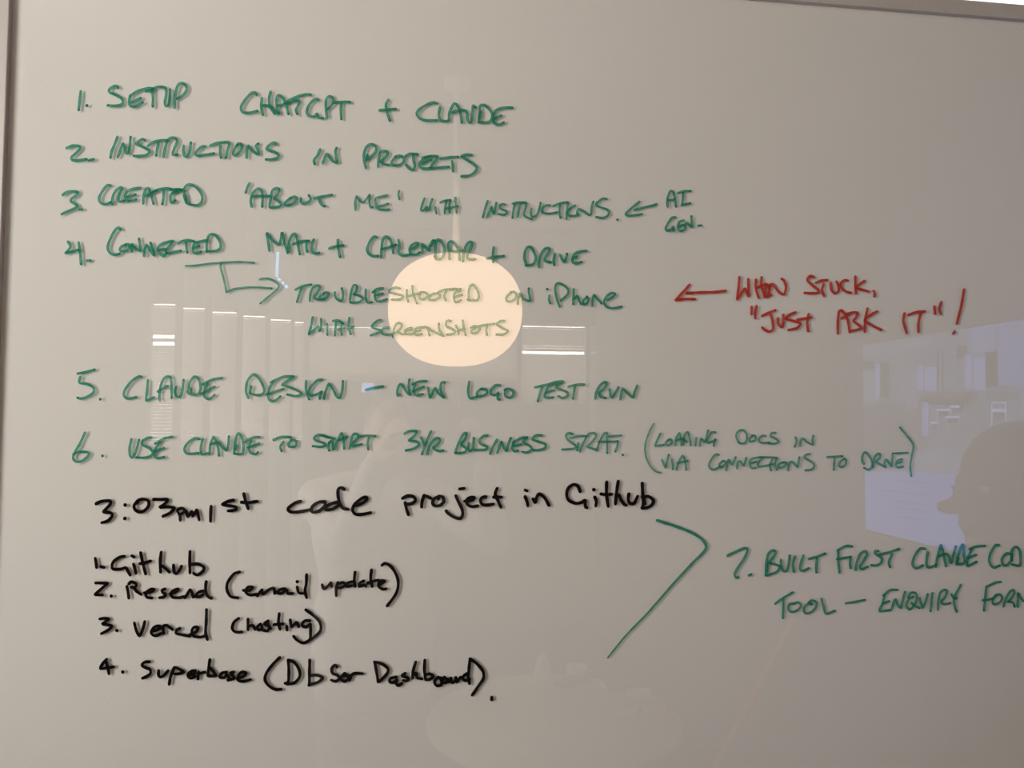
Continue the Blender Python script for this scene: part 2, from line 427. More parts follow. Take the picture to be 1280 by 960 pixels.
def stroke(bm, uvl, pts, w0, w1, dots):
    SEQ[0] += 1
    lay = -0.00012 - 0.000012 * (SEQ[0] % 13)
    s0 = SEQ[0] * 7.3
    if len(pts) == 1:
        disc(bm, uvl, pts[0], w0 * 1.15, lay, s0); disc(bm, uvl, pts[0], w0 * 0.8, lay - 0.000006, s0); return
    cs = spline(pts)
    # drop doubles
    q = [cs[0]]
    for p in cs[1:]:
        if math.dist(p, q[-1]) > 0.25: q.append(p)
    cs = q; n = len(cs)
    if n < 2: return
    L = 0.0; rows = []
    ph = RND.random() * 6
    for i, p in enumerate(cs):
        a, b = cs[max(i - 1, 0)], cs[min(i + 1, n - 1)]
        dx, dy = b[0] - a[0], b[1] - a[1]; l = math.hypot(dx, dy) + 1e-9
        nx, ny = -dy / l, dx / l
        if i: L += math.dist(p, cs[i - 1])
        u = i / (n - 1); w = (w0 + (w1 - w0) * u) * (1 + 0.07 * math.sin(ph + L * 0.35))
        if i in (0, n - 1): w *= 0.95
        rows.append((p, nx, ny, w, L))
    # rounded ends
    def cap(r, sgn):
        p, nx, ny, w, L = r; tx, ty = ny * sgn, -nx * sgn
        return [((p[0] + tx * w * math.sin(a), p[1] + ty * w * math.sin(a)), nx, ny, w * math.cos(a), L + sgn * w * math.sin(a)) for a in (0.55, 1.05, 1.4)]
    rows = cap(rows[0], -1)[::-1] + rows + cap(rows[-1], 1)
    prev = None; total = len(rows)
    for i, (p, nx, ny, w, l) in enumerate(rows):
        y = lay - 0.00001 * i / total
        vs = [bm.verts.new(on_board(p[0] + nx * w * k, p[1] + ny * w * k, y)) for k in (-1, -0.4, 0.4, 1)]
        if prev:
            for k in range(3):
                f = bm.faces.new((prev[0][k], prev[0][k + 1], vs[k + 1], vs[k]))
                uvs = ((prev[1], (-1, -.4, .4, 1)[k]), (prev[1], (-1, -.4, .4, 1)[k + 1]), (s0 + l, (-1, -.4, .4, 1)[k + 1]), (s0 + l, (-1, -.4, .4, 1)[k]))
                for lp, u in zip(f.loops, uvs): lp[uvl].uv = u
        prev = (vs, s0 + l)
    if dots: disc(bm, uvl, cs[-1], w1 * 0.98, lay - 0.00002, s0 + 3)
def write(name, label, mat, half, blocks, dots=True, taper=None):
    strokes = []
    for ox, oy, s, data in blocks:
        for st in data.split(';'):
            st = st.split()
            if not st: continue
            pts = [tuple(float(c) for c in q.split(',')) for q in st]
            pts = [(ox + a / s, oy + b / s) for a, b in pts]
            strokes.append(pts)
    # strokes that almost touch make one word
    boxes = [[min(p[0] for p in s), max(p[0] for p in s), min(p[1] for p in s), max(p[1] for p in s)] for s in strokes]
    own = list(range(len(strokes)))
    def root(i):
        while own[i] != i: i = own[i]
        return i
    for i in range(len(strokes)):
        for j in range(i):
            a, b = boxes[i], boxes[j]
            if max(a[0], b[0]) - min(a[1], b[1]) < 8.5 and max(a[2], b[2]) - min(a[3], b[3]) < 4.0: own[root(i)] = root(j)
    words = {}
    for i in range(len(strokes)): words.setdefault(root(i), []).append(strokes[i])
    line = board
    if len(words) > 1 and name == 'handwritten_line':
        bb = (min(b[0] for b in boxes), max(b[3] for b in boxes))
        line = bpy.data.objects.new(name, None); COL.objects.link(line); line.empty_display_size = 0.02
        line.parent = board; line.location = on_board(*bb) - board.location; line['label'] = label
    else:
        words = {0: strokes}
    for w in words.values():
        bm = bmesh.new(); uvl = bm.loops.layers.uv.new('stroke')
        for pts in w: stroke(bm, uvl, pts, half, taper if taper else half * 0.96, dots)
        bmesh.ops.recalc_face_normals(bm, faces=bm.faces)
        for f in bm.faces:
            if f.normal.y > 0: f.normal_flip()
        if line is board:
            link(name, bm, mat, board, 'raw')['label'] = label
        else:
            o = link('handwritten_word', bm, mat, None, 'raw')
            o.parent = line; o.matrix_parent_inverse = Matrix.Translation(on_board(*bb)).inverted()
Z = 6.4
HL = 'handwritten_line'
write(HL, 'green topmost numbered line of handwriting', M_GREEN, 1.75, [
 (80, 90, Z, """134,155 127,220 117,304; 183,268; 435,128 420,112 392,118 360,145 370,165 420,185 460,212 472,245 450,265 400,270 350,267;
 527,192 570,165 620,142 680,130 712,133; 530,190 522,240 530,270 560,278 605,258 630,242; 540,242 575,228 612,208; 655,155 690,145 740,122 790,120 815,135 818,180 808,240 815,272 835,265 845,220 850,140; 708,145 712,200 710,275;
 885,285 890,192 908,112 935,90 965,97 982,130 970,165 940,195 905,212"""),
 (270, 100, Z, """328,120 315,102 285,105 240,150 205,205 200,235 220,260 270,262 330,248; 368,145 362,200 368,240 375,278; 370,205 410,205 440,212; 437,95 425,150 428,195 445,235 470,270; 440,212 470,250 505,268;
 505,262 490,230 485,170 495,125 515,125 540,150 560,195 572,240 580,272; 490,205 540,195 600,155 660,130 720,115 757,118; 570,185 630,165 668,170 655,210 640,240 652,272;
 820,158 800,152 765,175 735,220 728,260 745,288 785,292 808,270 820,300 855,306; 888,300 880,230 882,160 905,130 930,140 940,165 925,200 890,235; 940,182 1000,176 1072,176; 1003,185 1000,250 1003,312"""),
 (450, 100, Z, """228,158 210,190 212,235 225,285 240,325; 157,243 210,238 285,232; 618,188 590,180 530,200 475,235 455,270 475,305 520,322 615,323; 642,218 632,270 640,315 670,330 712,325;
 712,320 715,270 735,215 755,188 775,200 800,250 815,340; 738,262 780,245 830,242 855,260 860,310 870,340 890,335 900,280 905,205 925,220; 968,255 950,335; 950,335 958,260 965,205 1000,205 1040,240 1060,285 1040,330 1000,340 948,338;
 1218,222 1150,222 1095,240 1072,275 1065,310 1075,345 1105,358 1150,340; 1070,312 1100,298 1130,285""")])
write(HL, 'green second numbered line from the top', M_GREEN, 1.75, [
 (80, 90, Z, """20,610 70,590 120,592 130,610 95,650 62,680 62,700 90,708 180,698; 200,708 235,698; 428,520 405,580 380,640 372,685; 430,680 450,630 472,572 485,600 500,650 515,652 525,600 533,520;
 648,545 625,538 585,565 578,575 620,595 670,620 685,640 660,662 610,672 560,672; 672,590 720,560 790,545 825,548; 755,575 745,620 738,668; 795,680 805,630 820,570 840,535 880,525 905,545 900,575 880,620 870,660 905,662;
 958,590 955,630 965,670 985,678 1005,640 1015,565; 1130,595 1105,598 1070,625 1050,655 1075,670 1130,662 1200,652"""),
 (270, 100, Z, """-46,526 0,508 40,500 100,498 105,520 90,570 80,622; 35,530 33,580 40,622; 175,515 150,550 138,590 155,603 185,580 210,545 205,515 180,510 165,525; 245,622 248,570 258,525 285,560 325,592 342,592 335,555 320,525 338,510;
 482,515 465,502 430,518 405,550 430,565 475,580 502,600 490,622 450,635 400,636; 833,555 815,600 785,640 790,672; 855,665 870,625 885,592 905,610 930,645 968,662 962,610 955,565 965,545"""),
 (450, 100, Z, """48,705 35,650 32,590 50,540 85,515 120,525 132,550 115,590 75,625 55,635; 60,600 48,640; 145,695 150,640 165,580 195,568 222,580 215,605 180,640 165,650 195,675 230,680;
 290,610 265,640 250,665 275,682 320,678 350,650 345,618 310,605 285,618; 365,610 400,590 460,595; 425,595 430,640 438,690 425,718 400,712 370,680; 560,610 520,625 480,665 485,700 520,710 570,705; 500,668 545,645 570,638; 500,622 560,610 620,612 610,640 575,680 570,705 620,702 710,695;
 645,630 710,620 785,615; 738,650 745,690 745,730; 895,600 850,598 810,610 850,635 910,675 935,705 915,740 870,765 812,770""")])
write(HL, 'green third numbered line from the top with two quote marks', M_GREEN, 1.7, [
 (60, 220, Z, """118,152 150,130 200,122 238,130 225,155 190,180 182,200 210,220 238,240 200,265 140,290 110,305; 250,270 272,268; 500,75 475,75 440,115 412,165 410,195 430,220 470,225 500,210; 515,225 520,160 545,115 585,90 595,100 575,140 565,180 570,205 610,198;
 740,95 690,102 640,120 620,155 625,190 650,200 705,188; 630,170 670,158 700,148; 762,220 765,160 785,105 805,98 825,150 845,222; 780,160 820,140 870,115; 830,135 880,110 940,100 985,105; 925,115 925,165 915,225;
 1060,110 1020,118 985,150 980,190 990,215 1020,195; 985,110 1040,106 1075,110; 1000,140 1040,122; 1110,215 1090,160 1092,100 1120,70 1160,75 1210,115 1235,170 1225,215 1190,235 1140,228 1105,212; 1100,150 1108,210"""),
 (240, 220, Z, """460,60 442,95 430,132; 478,245 470,195 490,135 530,100 555,115 565,160 562,245; 480,165 540,160 620,160; 620,245 630,180 645,115 680,98 698,110 690,145 660,178; 660,180 700,210 715,232 680,248 625,252;
 790,175 755,205 740,230 775,235 815,215 840,185 820,165 785,178; 872,180 875,210 895,222 930,210 950,185 935,155; 975,180 1040,165 1118,152; 1020,185 1030,220 1050,240 1062,242""")])
write(HL, 'green right half of the third numbered line ending in a full stop', M_GREEN, 1.45, [
 (420, 220, Z, """158,272 155,210 165,162 190,195 215,212 240,190 270,150 268,200 275,250 290,250; 412,155 360,165 318,180 320,220 330,258 360,270 425,268; 340,245 380,235 415,222; 505,120 500,150 508,185;
 710,178 690,230 680,275 700,275 730,245 728,280 745,270 755,225 770,185; 795,250 803,298; 835,212 880,195 915,192; 885,200 875,245 870,298; 915,195 908,245 910,292; 880,260 930,250 975,242; 955,175 960,230 965,292"""),
 (580, 220, Z, """190,200 170,260 152,330; 190,325 210,275 222,245 228,280 240,305 250,260 258,215; 330,230 305,225 285,245 300,265 335,280 345,295 320,310 278,305; 388,222 430,212 475,210; 405,225 395,280 388,335; 430,325 440,270 455,225 485,210 500,225 490,270 480,310 510,335 545,345;
 540,260 535,300 545,325 570,322 595,290 612,215; 690,235 660,235 630,255 625,285 655,300 700,300 745,290; 715,240 770,218 830,210; 770,225 765,280 772,335; 835,215 825,270 820,345; 890,235 850,260 830,290 840,315 880,320 915,310; 910,310 905,285 920,265 935,270 960,285 1000,312 1018,300 1022,250 1035,205;
 1140,185 1110,180 1065,215 1060,235 1090,250 1145,270 1160,295 1145,320 1110,335 1058,328; 1228,350""")])
write('drawn_arrow', 'green small arrow pointing left', M_GREEN, 1.45, [(740, 220, Z, "380,205 330,245 275,295 270,310 300,318 400,305; 340,272 420,250 490,235 515,225")])
write(HL, 'green two short words stacked beside the small arrow', M_GREEN, 1.5, [(740, 220, Z, """605,245 605,180 625,125 645,122 660,155 672,245; 610,195 640,190 665,183; 690,135 735,122 790,120; 730,135 728,180 722,225; 715,235 750,225 788,218;
 668,330 640,335 605,385 590,420 600,438 630,430 650,402 652,440; 735,355 700,365 695,375 690,410 700,442 730,435; 695,405 730,390; 745,425 745,390 760,375 780,395 800,410 798,365 795,322; 850,398 872,395""")])
write(HL, 'green fourth numbered line from the top', M_GREEN, 1.7, [
 (60, 220, Z, """160,525 180,560 165,590 140,618 190,605 245,590; 245,530 255,600 265,705; 312,678 340,676; 582,430 565,412 540,430 500,500 478,565 485,600 510,625 545,630 575,620; 625,550 590,565 575,590 590,603 630,595 655,570 640,545 620,548;
 672,605 668,570 672,545 700,580 740,600 738,560 728,502; 768,640 775,590 790,550 820,600 850,638 845,600 820,535; 1000,520 940,532 895,555 880,585 900,625 925,640 950,615; 885,592 945,585; 995,525 970,565 940,600 960,618 1010,608 1062,598; 1040,540 1080,520 1130,515 1170,525; 1105,530 1108,570 1115,612;
 1270,515 1215,525 1170,545 1160,580 1165,612 1190,618 1225,605; 1165,575 1210,560"""),
 (240, 220, Z, """120,605 118,540 135,480 160,465 195,480 225,530 228,570 205,595 160,602 115,603; 620,598 612,540 598,455 640,510 695,550 712,500 720,450 740,530 765,615; 775,605 775,540 790,490 820,462 840,500 850,560 862,625; 810,545 860,525 935,518; 920,520 915,570 922,605; 975,510 962,560 965,605 985,622 1018,615;
 1168,512 1170,570 1185,648; 1100,580 1150,562 1212,555"""),
 (420, 220, Z, """328,492 305,485 275,520 250,580 258,615 290,640 338,640; 362,650 365,580 375,510 400,485 430,505 450,560 458,615; 370,585 420,570 480,550; 500,512 508,560 500,610 525,635 595,628; 600,585 640,570 660,545 640,535 605,555 590,590 605,625 640,628 670,612; 690,610 692,575 690,545 715,570 745,598 750,560 775,515;
 760,560 790,515; 800,655 795,600 800,540 815,508 845,530 868,580 865,625 840,660 805,665 790,640; 910,665 905,600 900,540 920,522 950,545 980,590 990,670; 920,600 960,605 1015,600; 1015,680 1025,610 1045,550 1075,525 1090,545 1070,600 1050,640 1060,665 1115,665"""),
 (580, 220, Z, """238,572 232,630 235,690; 185,660 250,648 318,640; 500,715 485,660 490,600 510,568 535,570 565,620 575,660 560,700 530,712 495,715; 600,730 605,670 620,620 650,580 680,578 685,600 655,650 650,680 695,690; 728,622 718,670 722,712; 770,630 785,665 800,690 815,665 825,622; 980,600 930,605 885,625 868,660 870,690 895,698 940,688; 870,660 900,645""")])
write('drawn_arrow', 'green bent arrow leading down and right from the fourth line', M_PALE, 1.25, [(240, 220, Z, "-52,720 30,716 130,702 260,692 380,688 495,695"), (260, 320, Z, "102,60 100,90 125,180 148,288; 148,288 220,262 350,250 510,258; 412,188 460,178 520,195 565,230 555,265 490,320 418,380")])
write(HL, 'green indented line crossing the lamp reflection', M_GREEN, 1.5, [
 (260, 320, Z, """700,270 760,240 825,228; 750,260 730,310 712,368; 815,360 820,300 840,255 880,235 895,255 870,300 850,330 880,350 930,348; 930,300 895,330 905,348 950,330 970,300 945,290 925,300; 1015,290 1020,330 1055,360 1075,350 1080,300 1070,258; 1135,365 1145,290 1165,235 1190,240 1190,280 1165,305; 1165,305 1215,320 1240,345 1200,370 1140,372"""),
 (440, 320, Z, """110,270 110,330 125,370 160,370; 250,258 200,265 165,290; 185,275 185,340 210,365 280,345; 190,315 245,300; 385,260 345,252 300,275 300,290 360,305 410,320 390,345 320,348; 440,270 440,320 450,365; 485,240 490,300 520,380; 445,320 490,310 540,298; 545,290 545,340 580,345 605,310 580,290 545,290; 660,300 620,320 620,350 660,350 705,325 690,300 655,300; 690,290 740,270 830,262; 755,275 740,320 750,355;
 870,280 830,290 815,330 830,370 870,355; 820,330 880,310; 780,270 870,265; 935,355 935,290 945,245 970,230 1000,270 1015,310 1005,350 960,355 925,350"""),
 (620, 320, Z, """125,290 90,320 85,355 110,365 150,345 165,310 140,285 115,290; 175,385 180,330 190,300 215,340 260,358 275,355 265,300 262,260; 410,265; 428,315 425,350 435,378; 510,405 490,350 475,280 480,230 505,218 550,240 580,275 570,310 520,355; 622,265 620,320 618,385; 625,345 650,320 665,355 680,385; 730,325 700,355 700,385 725,380 740,350 725,325; 770,400 775,345 785,310 805,335 845,380; 890,355 930,330 955,305 925,295 885,325 865,370 885,405 930,418 1005,405""")])
write(HL, 'green indented two-word line under the lamp reflection centre', M_GREEN, 1.5, [
 (260, 320, Z, "838,490 825,560 805,628 850,590 880,565 895,605 905,560 905,505; 952,545 955,630; 1000,520 1040,515 1080,540; 1025,530 1015,635; 1075,540 1065,580 1070,630; 1040,590 1100,575 1165,565; 1132,495 1125,560 1142,625"),
 (440, 320, Z, """230,512 200,520 160,560 180,580 220,590 215,610 150,635; 295,575 260,575 235,600 250,625 300,628 345,615; 330,650 335,590 355,545 385,538 400,560 370,600 360,605 400,625 430,625; 480,575 430,590 425,615 460,625 500,620; 430,600 480,590; 560,570 520,575 500,600 510,630 560,625; 505,605 545,595; 565,570 600,570 620,635; 610,575 660,610 735,640 700,590 695,540;
 790,520 760,520 755,560 800,585 825,605 800,625 760,628; 830,555 850,590 855,625; 885,515 895,570 910,635; 845,600 900,580; 985,575 955,600 965,620 1010,605 1020,575 980,560 950,575; 1020,560 1080,550 1140,542; 1080,555 1075,590 1080,632; 1220,520 1190,520 1160,545 1200,575 1245,600 1220,625 1155,628""")])
write('drawn_arrow', 'red arrow pointing left', M_RED, 1.75, [(820, 320, Z, "268,230 220,285 155,355 210,345 310,345; 245,298 350,292 480,288 555,278; 245,298 300,296")])
write(HL, 'red upper line of handwriting', M_RED, 1.7, [
 (820, 320, Z, "668,170 660,260 648,350 690,290 712,260 730,300 742,325 740,250 738,185; 800,190 800,260 822,335; 845,170 845,240 870,330; 805,255 870,225; 880,225 875,290 885,325 920,310; 890,230 910,270; 905,310 915,230 940,230 985,290 1025,305 1040,250 1025,200 1005,182"),
 (1020, 320, Z, "-15,170 -45,160 -68,190 -40,225 10,265 25,290 -10,298 -90,295; 0,215 40,198 90,192; 62,225 50,270 65,320; 118,215 125,270 150,298 180,280 180,240 165,205; 255,198 230,192 200,220 205,255 240,285 280,295; 315,165 315,230 320,300; 388,200 345,230 320,255 370,270 420,285; 460,280 470,300 468,322")])
write(HL, 'red lower quoted line ending in an exclamation mark', M_RED, 1.7, [
 (820, 320, Z, "765,408 765,465; 805,400 795,450 795,498; 848,480 900,455 955,433; 918,470 935,530 935,590 905,605 870,590 850,572; 975,500 980,545 1010,570 1020,520 1018,470; 1118,450 1070,470 1035,500 1100,520 1155,540 1130,575 1060,592; 1130,510 1190,500 1245,490; 1222,465 1210,530 1218,602"),
 (1020, 320, Z, "175,620 175,530 185,445 205,435 250,500 270,610; 205,500 240,480 270,465; 235,470 300,450 335,458 315,500 300,520 345,555 365,575 330,590 280,600; 412,420 395,510 390,605; 490,443 440,470 390,515 450,555 522,592; 708,460 700,520 725,615; 740,472 800,450 870,443; 838,455 820,540 820,608; 948,405 952,462; 1003,368 988,420 998,462; 1185,268 1160,410 1127,540; 1098,622 1110,604; 1100,616 1109,610")])
write(HL, 'green fifth numbered line below the lamp reflection', M_GREEN, 1.6, [
 (80, 460, Z, """108,45 175,32 245,12; 130,72 125,118 190,130 235,160 235,195 195,225 140,245 108,238; 290,250; 622,72 600,68 540,105 485,180 480,220 510,245 578,232; 672,98 665,180 658,262 718,235; 765,260 765,185 790,100 825,68 855,80 860,150 862,240; 750,188 790,165 830,145; 900,150 888,185 900,225 925,232 945,190 957,95;
 1018,165 1015,195; 1000,170 1005,120 1040,72 1070,80 1090,130 1090,180 1060,215 1000,205 990,185; 1265,80 1190,92 1110,130; 1150,125 1130,175 1120,220 1160,250 1205,215; 1090,210 1150,180 1205,150"""),
 (270, 460, Z, """260,240 240,190 250,110 285,60 310,52 355,100 385,170 375,205 330,218 275,205; 285,150 270,200; 625,68 540,70 440,115; 460,105 430,160 420,210 425,250 460,268 515,228; 405,212 470,190 540,168; 620,72 560,110 530,135 590,155 660,185 690,210 640,225 570,212; 722,105 720,170 745,250; 850,92 810,100 760,150 740,195 760,220 820,205 845,190; 840,195 830,245;
 865,245 880,180 905,125 930,160 965,225 990,238 1010,180 1015,105"""),
 (440, 460, Z, "112,175 175,158 248,147; 380,215 365,220 365,170 385,130 405,140 440,195 465,215 455,150 460,92; 595,105 530,110 485,130; 505,130 495,185 520,220 565,208; 490,185 575,148; 612,160 615,200 625,238 650,190 665,160 690,200 735,238 710,170 715,118 740,115; 938,110 930,190 945,242 1000,230; 1040,165 1005,190 1005,225 1045,222 1080,200 1070,170 1030,168; 1185,140 1150,138 1115,175 1115,210 1150,215 1170,195 1165,250 1180,252"),
 (620, 460, Z, "75,175 75,220 105,238 140,215 130,180 90,165 70,175; 312,155 400,135 480,112 535,105; 370,150 350,210 335,265; 420,150 400,190 395,235 455,235; 400,195 465,178; 430,140 535,112; 535,112 480,155 570,195 570,225 530,240 500,225; 580,150 640,135 705,132; 632,140 625,190 617,245; 795,245 805,190 840,130 875,112 885,130 860,170 825,200 840,230 878,240; 910,170 915,220 930,235 960,190 980,155; 995,250 1005,200 1015,165 1040,190 1095,235 1110,190 1130,142")])
write(HL, 'green sixth numbered line ending in a full stop', M_GREEN, 1.6, [
 (80, 460, Z, """168,518 130,600 85,680 75,725 100,750 150,740 200,690 180,672 110,672 75,690; 308,703; 540,570 525,640 530,705 545,718 575,670 600,575; 700,555 670,560 625,590 630,615 680,640 710,675 690,705 640,718 580,715; 868,550 800,565 730,605; 770,590 735,640 720,690 745,722 800,712; 720,670 800,640; 1085,568 1050,562 990,600 965,650 985,685 1075,682; 1110,570 1095,640 1105,690 1160,680; 1165,690 1170,620 1195,550 1215,580 1235,650 1240,700; 1175,610 1230,592"""),
 (270, 460, Z, """14,594 60,640 85,660 100,610 103,548; 145,685 150,620 165,545 182,522 205,550 220,610 215,680 190,690 145,685; 165,620 155,655; 348,553 290,558 230,595; 280,580 265,640 280,680 320,690 335,675; 255,635 345,605; 460,575 520,552 600,555; 540,590 515,630 525,665; 600,580 580,610 590,630 635,625 640,585 600,575; 895,555 850,538 815,535 785,560 800,580 860,600 880,615 840,630 775,625; 850,540 900,555 950,565; 910,590 900,625 905,660; 905,600 930,580 940,650;
 945,650 970,590 1005,520 1020,570 1025,645; 975,580 1050,550; 1070,645 1085,570 1100,530 1130,530 1140,555 1095,600 1090,625 1165,610; 1140,550 1200,542 1275,545; 1225,555 1215,600 1218,650"""),
 (440, 460, Z, "420,525 460,505 520,505 500,540 455,580 520,590 535,615 490,645 430,660; 550,555 570,590 580,615; 632,508 600,580 560,690; 605,690 620,630 660,570 690,560 705,580 670,625 650,640 690,665 730,660; 825,680 850,610 890,530 915,520 910,560 875,610 905,635 915,660 880,680 830,680; 935,600 930,640 945,665 970,640 975,560; 1085,540 1050,545 1020,580 1035,610 1080,630 1075,650 1030,655 975,655; 1160,575 1130,625 1105,685"),
 (620, 460, Z, "10,680 30,625 45,590 60,630 85,665 100,610 118,560; 250,555 200,560 135,600; 150,585 130,640 150,668 175,660; 135,625 205,610; 250,558 215,590 270,625 285,650 250,675 215,672; 370,540 320,540 290,570 340,590 395,610 390,640 350,655 300,657")])
write(HL, 'thin green last word of the sixth numbered line', M_PALE, 1.4, [
 (620, 460, Z, "615,530 580,520 560,545 580,580 640,625 620,645 530,652; 600,560 660,545 720,545; 660,600 650,660; 670,670 700,600 740,530 785,520 800,545 760,600 730,630 800,655; 805,660 830,590 865,525 890,520 890,600 890,680; 820,590 920,590 975,585; 900,548 1000,540; 975,590 970,630 955,668; 1015,695")])
write(HL, 'thin pale green two-line note in round brackets', M_PALE, 1.35, [
 (800, 520, Z, """165,140 140,190 122,240 190,230; 230,190 205,215 220,235 255,215 245,185 225,192; 285,235 290,180 315,135 330,190 330,235; 290,195 345,180; 345,230 355,160 375,130 385,130 400,190 405,235; 345,185 375,205; 450,175 445,235; 480,240 490,180 520,210 545,115; 605,130 570,135 540,190 545,215 605,190; 600,185 590,240; 785,205 770,160 785,125 820,112 850,140 855,190 830,220 790,215; 900,160 875,185 885,205 925,190 920,160 895,155; 1005,160 975,160 950,190 970,215 1035,212; 1085,135 1055,135 1045,160 1090,185 1110,205 1080,220 1030,220;
 175,350 205,415 215,370 230,310; 255,345 262,390 262,425; 295,430 310,370 340,318 360,350 370,430; 300,375 380,360; 630,310 600,310 560,370 555,410 590,430 640,405; 665,360 635,385 645,410 680,390 685,365 660,360; 690,435 700,380 710,350 740,390 765,330; 775,420 785,370 800,360 830,400 850,335; 960,330 900,340 880,370 890,415 925,415; 885,380 930,365; 985,330 950,370 945,405 1020,395 1060,385; 960,330 1030,330 1095,335; 1060,345 1040,390 1048,435; 1095,340 1080,390 1095,430; 1150,370 1110,385 1110,415 1150,405 1175,375 1140,370; 1185,435 1190,390 1215,365 1260,410 1275,330"""),
 (970, 520, Z, "155,170 165,200 150,245; 192,240 200,190 215,180 250,210 295,230 292,190 298,158; 272,305 240,310 230,335 280,365 305,390 290,425 235,435; 410,330 470,325 530,322; 468,335 465,385 462,430; 540,345 510,370 505,400 530,408 558,385 560,350 545,342; 705,385 690,360 695,310 715,290 745,320 770,370 765,410 740,430 705,415; 775,412 785,340 810,305 835,305 830,335 800,365 840,390 875,408; 870,405 870,370 880,345 900,370 925,405 930,350 935,300; 1055,295 1000,298 945,300; 1010,345 970,360 960,395 975,412 1015,405; 970,378 1005,368")])
write('drawn_bracket', 'thin green opening bracket', M_PALE, 1.15, [(800, 520, Z, "110,62 75,130 45,220 45,310 75,390 120,440 165,455")], dots=False)
write('drawn_bracket', 'thin green closing bracket', M_PALE, 1.2, [(970, 520, Z, "990,90 1040,150 1085,205 1100,250 1085,330 1075,400 1082,480")])
write('drawn_bracket', 'long green angled stroke', M_GREEN, 1.95, [(740, 640, 4.8, "390,50 500,85 600,125 660,165 685,205 670,240 600,310 480,440 340,600 200,745 95,875")], taper=1.0)
write(HL, 'green seventh numbered line running off to the right', M_GREEN, 1.65, [
 (890, 660, Z, """125,222 190,190 265,160 285,175 260,240 200,330 182,375 195,400 208,392; 295,380 312,372; 430,380 435,290 450,210 485,180 510,190 490,235 450,280; 450,280 500,290 540,310 520,350 440,380; 445,300 440,350; 552,255 555,310 575,345 600,340 615,280 622,220; 665,230 650,290 655,350; 730,220 710,290 705,330 725,345 775,322; 775,248 840,230 905,205; 840,240 835,300 835,355; 1120,148 1070,145 1005,180; 1010,180 1012,270 1020,355; 1000,250 1060,240 1110,230; 1108,235 1105,280 1108,320; 1150,335 1160,270 1190,205 1225,185 1240,210 1215,260 1185,310 1200,330 1245,310"""),
 (1080, 660, Z, """115,185 90,185 90,205 140,240 140,275 100,300 60,297; 125,212 200,195 280,168; 225,210 200,270 208,312; 490,168 450,165 405,225 390,290 415,322 470,300; 510,195 500,280 515,315 555,305 580,290; 575,310 590,230 615,135 635,200 655,305; 600,225 655,205 680,230 690,275 700,280 720,200 735,148; 740,290 750,230 785,135 795,135 800,220 800,280 745,290; 755,240 745,280; 970,143 900,148 845,168; 865,165 835,230 825,270 830,305 900,270; 830,240 895,215;
 1080,138 1050,140 1010,210 1005,275 1035,315 1085,300; 1180,210 1140,205 1105,245 1110,290 1140,300 1175,260 1185,215; 1185,260 1180,240 1185,180 1215,150 1245,180 1252,250 1245,300 1185,292""")])
write(HL, 'green continuation line with a long dash under the seventh', M_GREEN, 1.5, [
 (890, 660, Z, "505,607 570,560 645,515; 572,570 570,640 567,720; 655,605 620,610 612,650 635,672 680,660 712,620 690,595 655,605; 790,600 750,620 735,660 750,682 790,675 830,635 835,595 800,580 770,600; 795,610; 875,565 890,620 910,685 940,680 980,662; 1070,602 1140,592 1222,575"),
 (1080, 660, Z, """270,495 210,498 155,540; 165,535 150,600 125,665 215,655; 150,605 200,585; 225,640 245,575 255,570 270,610 295,640 310,580 328,512; 395,550 360,570 340,620 365,652 400,620 425,560 410,520 375,520 355,555; 380,600 410,625 445,640; 445,560 455,600 470,638 490,600 510,530; 548,520 540,590 532,665; 590,655 595,580 610,520 640,495 665,505 650,550 620,590 640,610 690,600; 700,530 720,565 740,562; 775,455 730,540 720,590 730,640 742,670;
 1095,432 1060,435 980,470; 980,470 970,560 960,660; 950,578 1000,572 1040,562; 1060,540 1035,560 1030,600 1050,612 1090,590 1105,555 1080,530 1050,540; 1116,628 1135,570 1168,510 1195,496 1204,515 1182,560 1150,592 1188,594 1205,630; 1230,630 1232,520 1260,570 1290,590 1310,560""")])
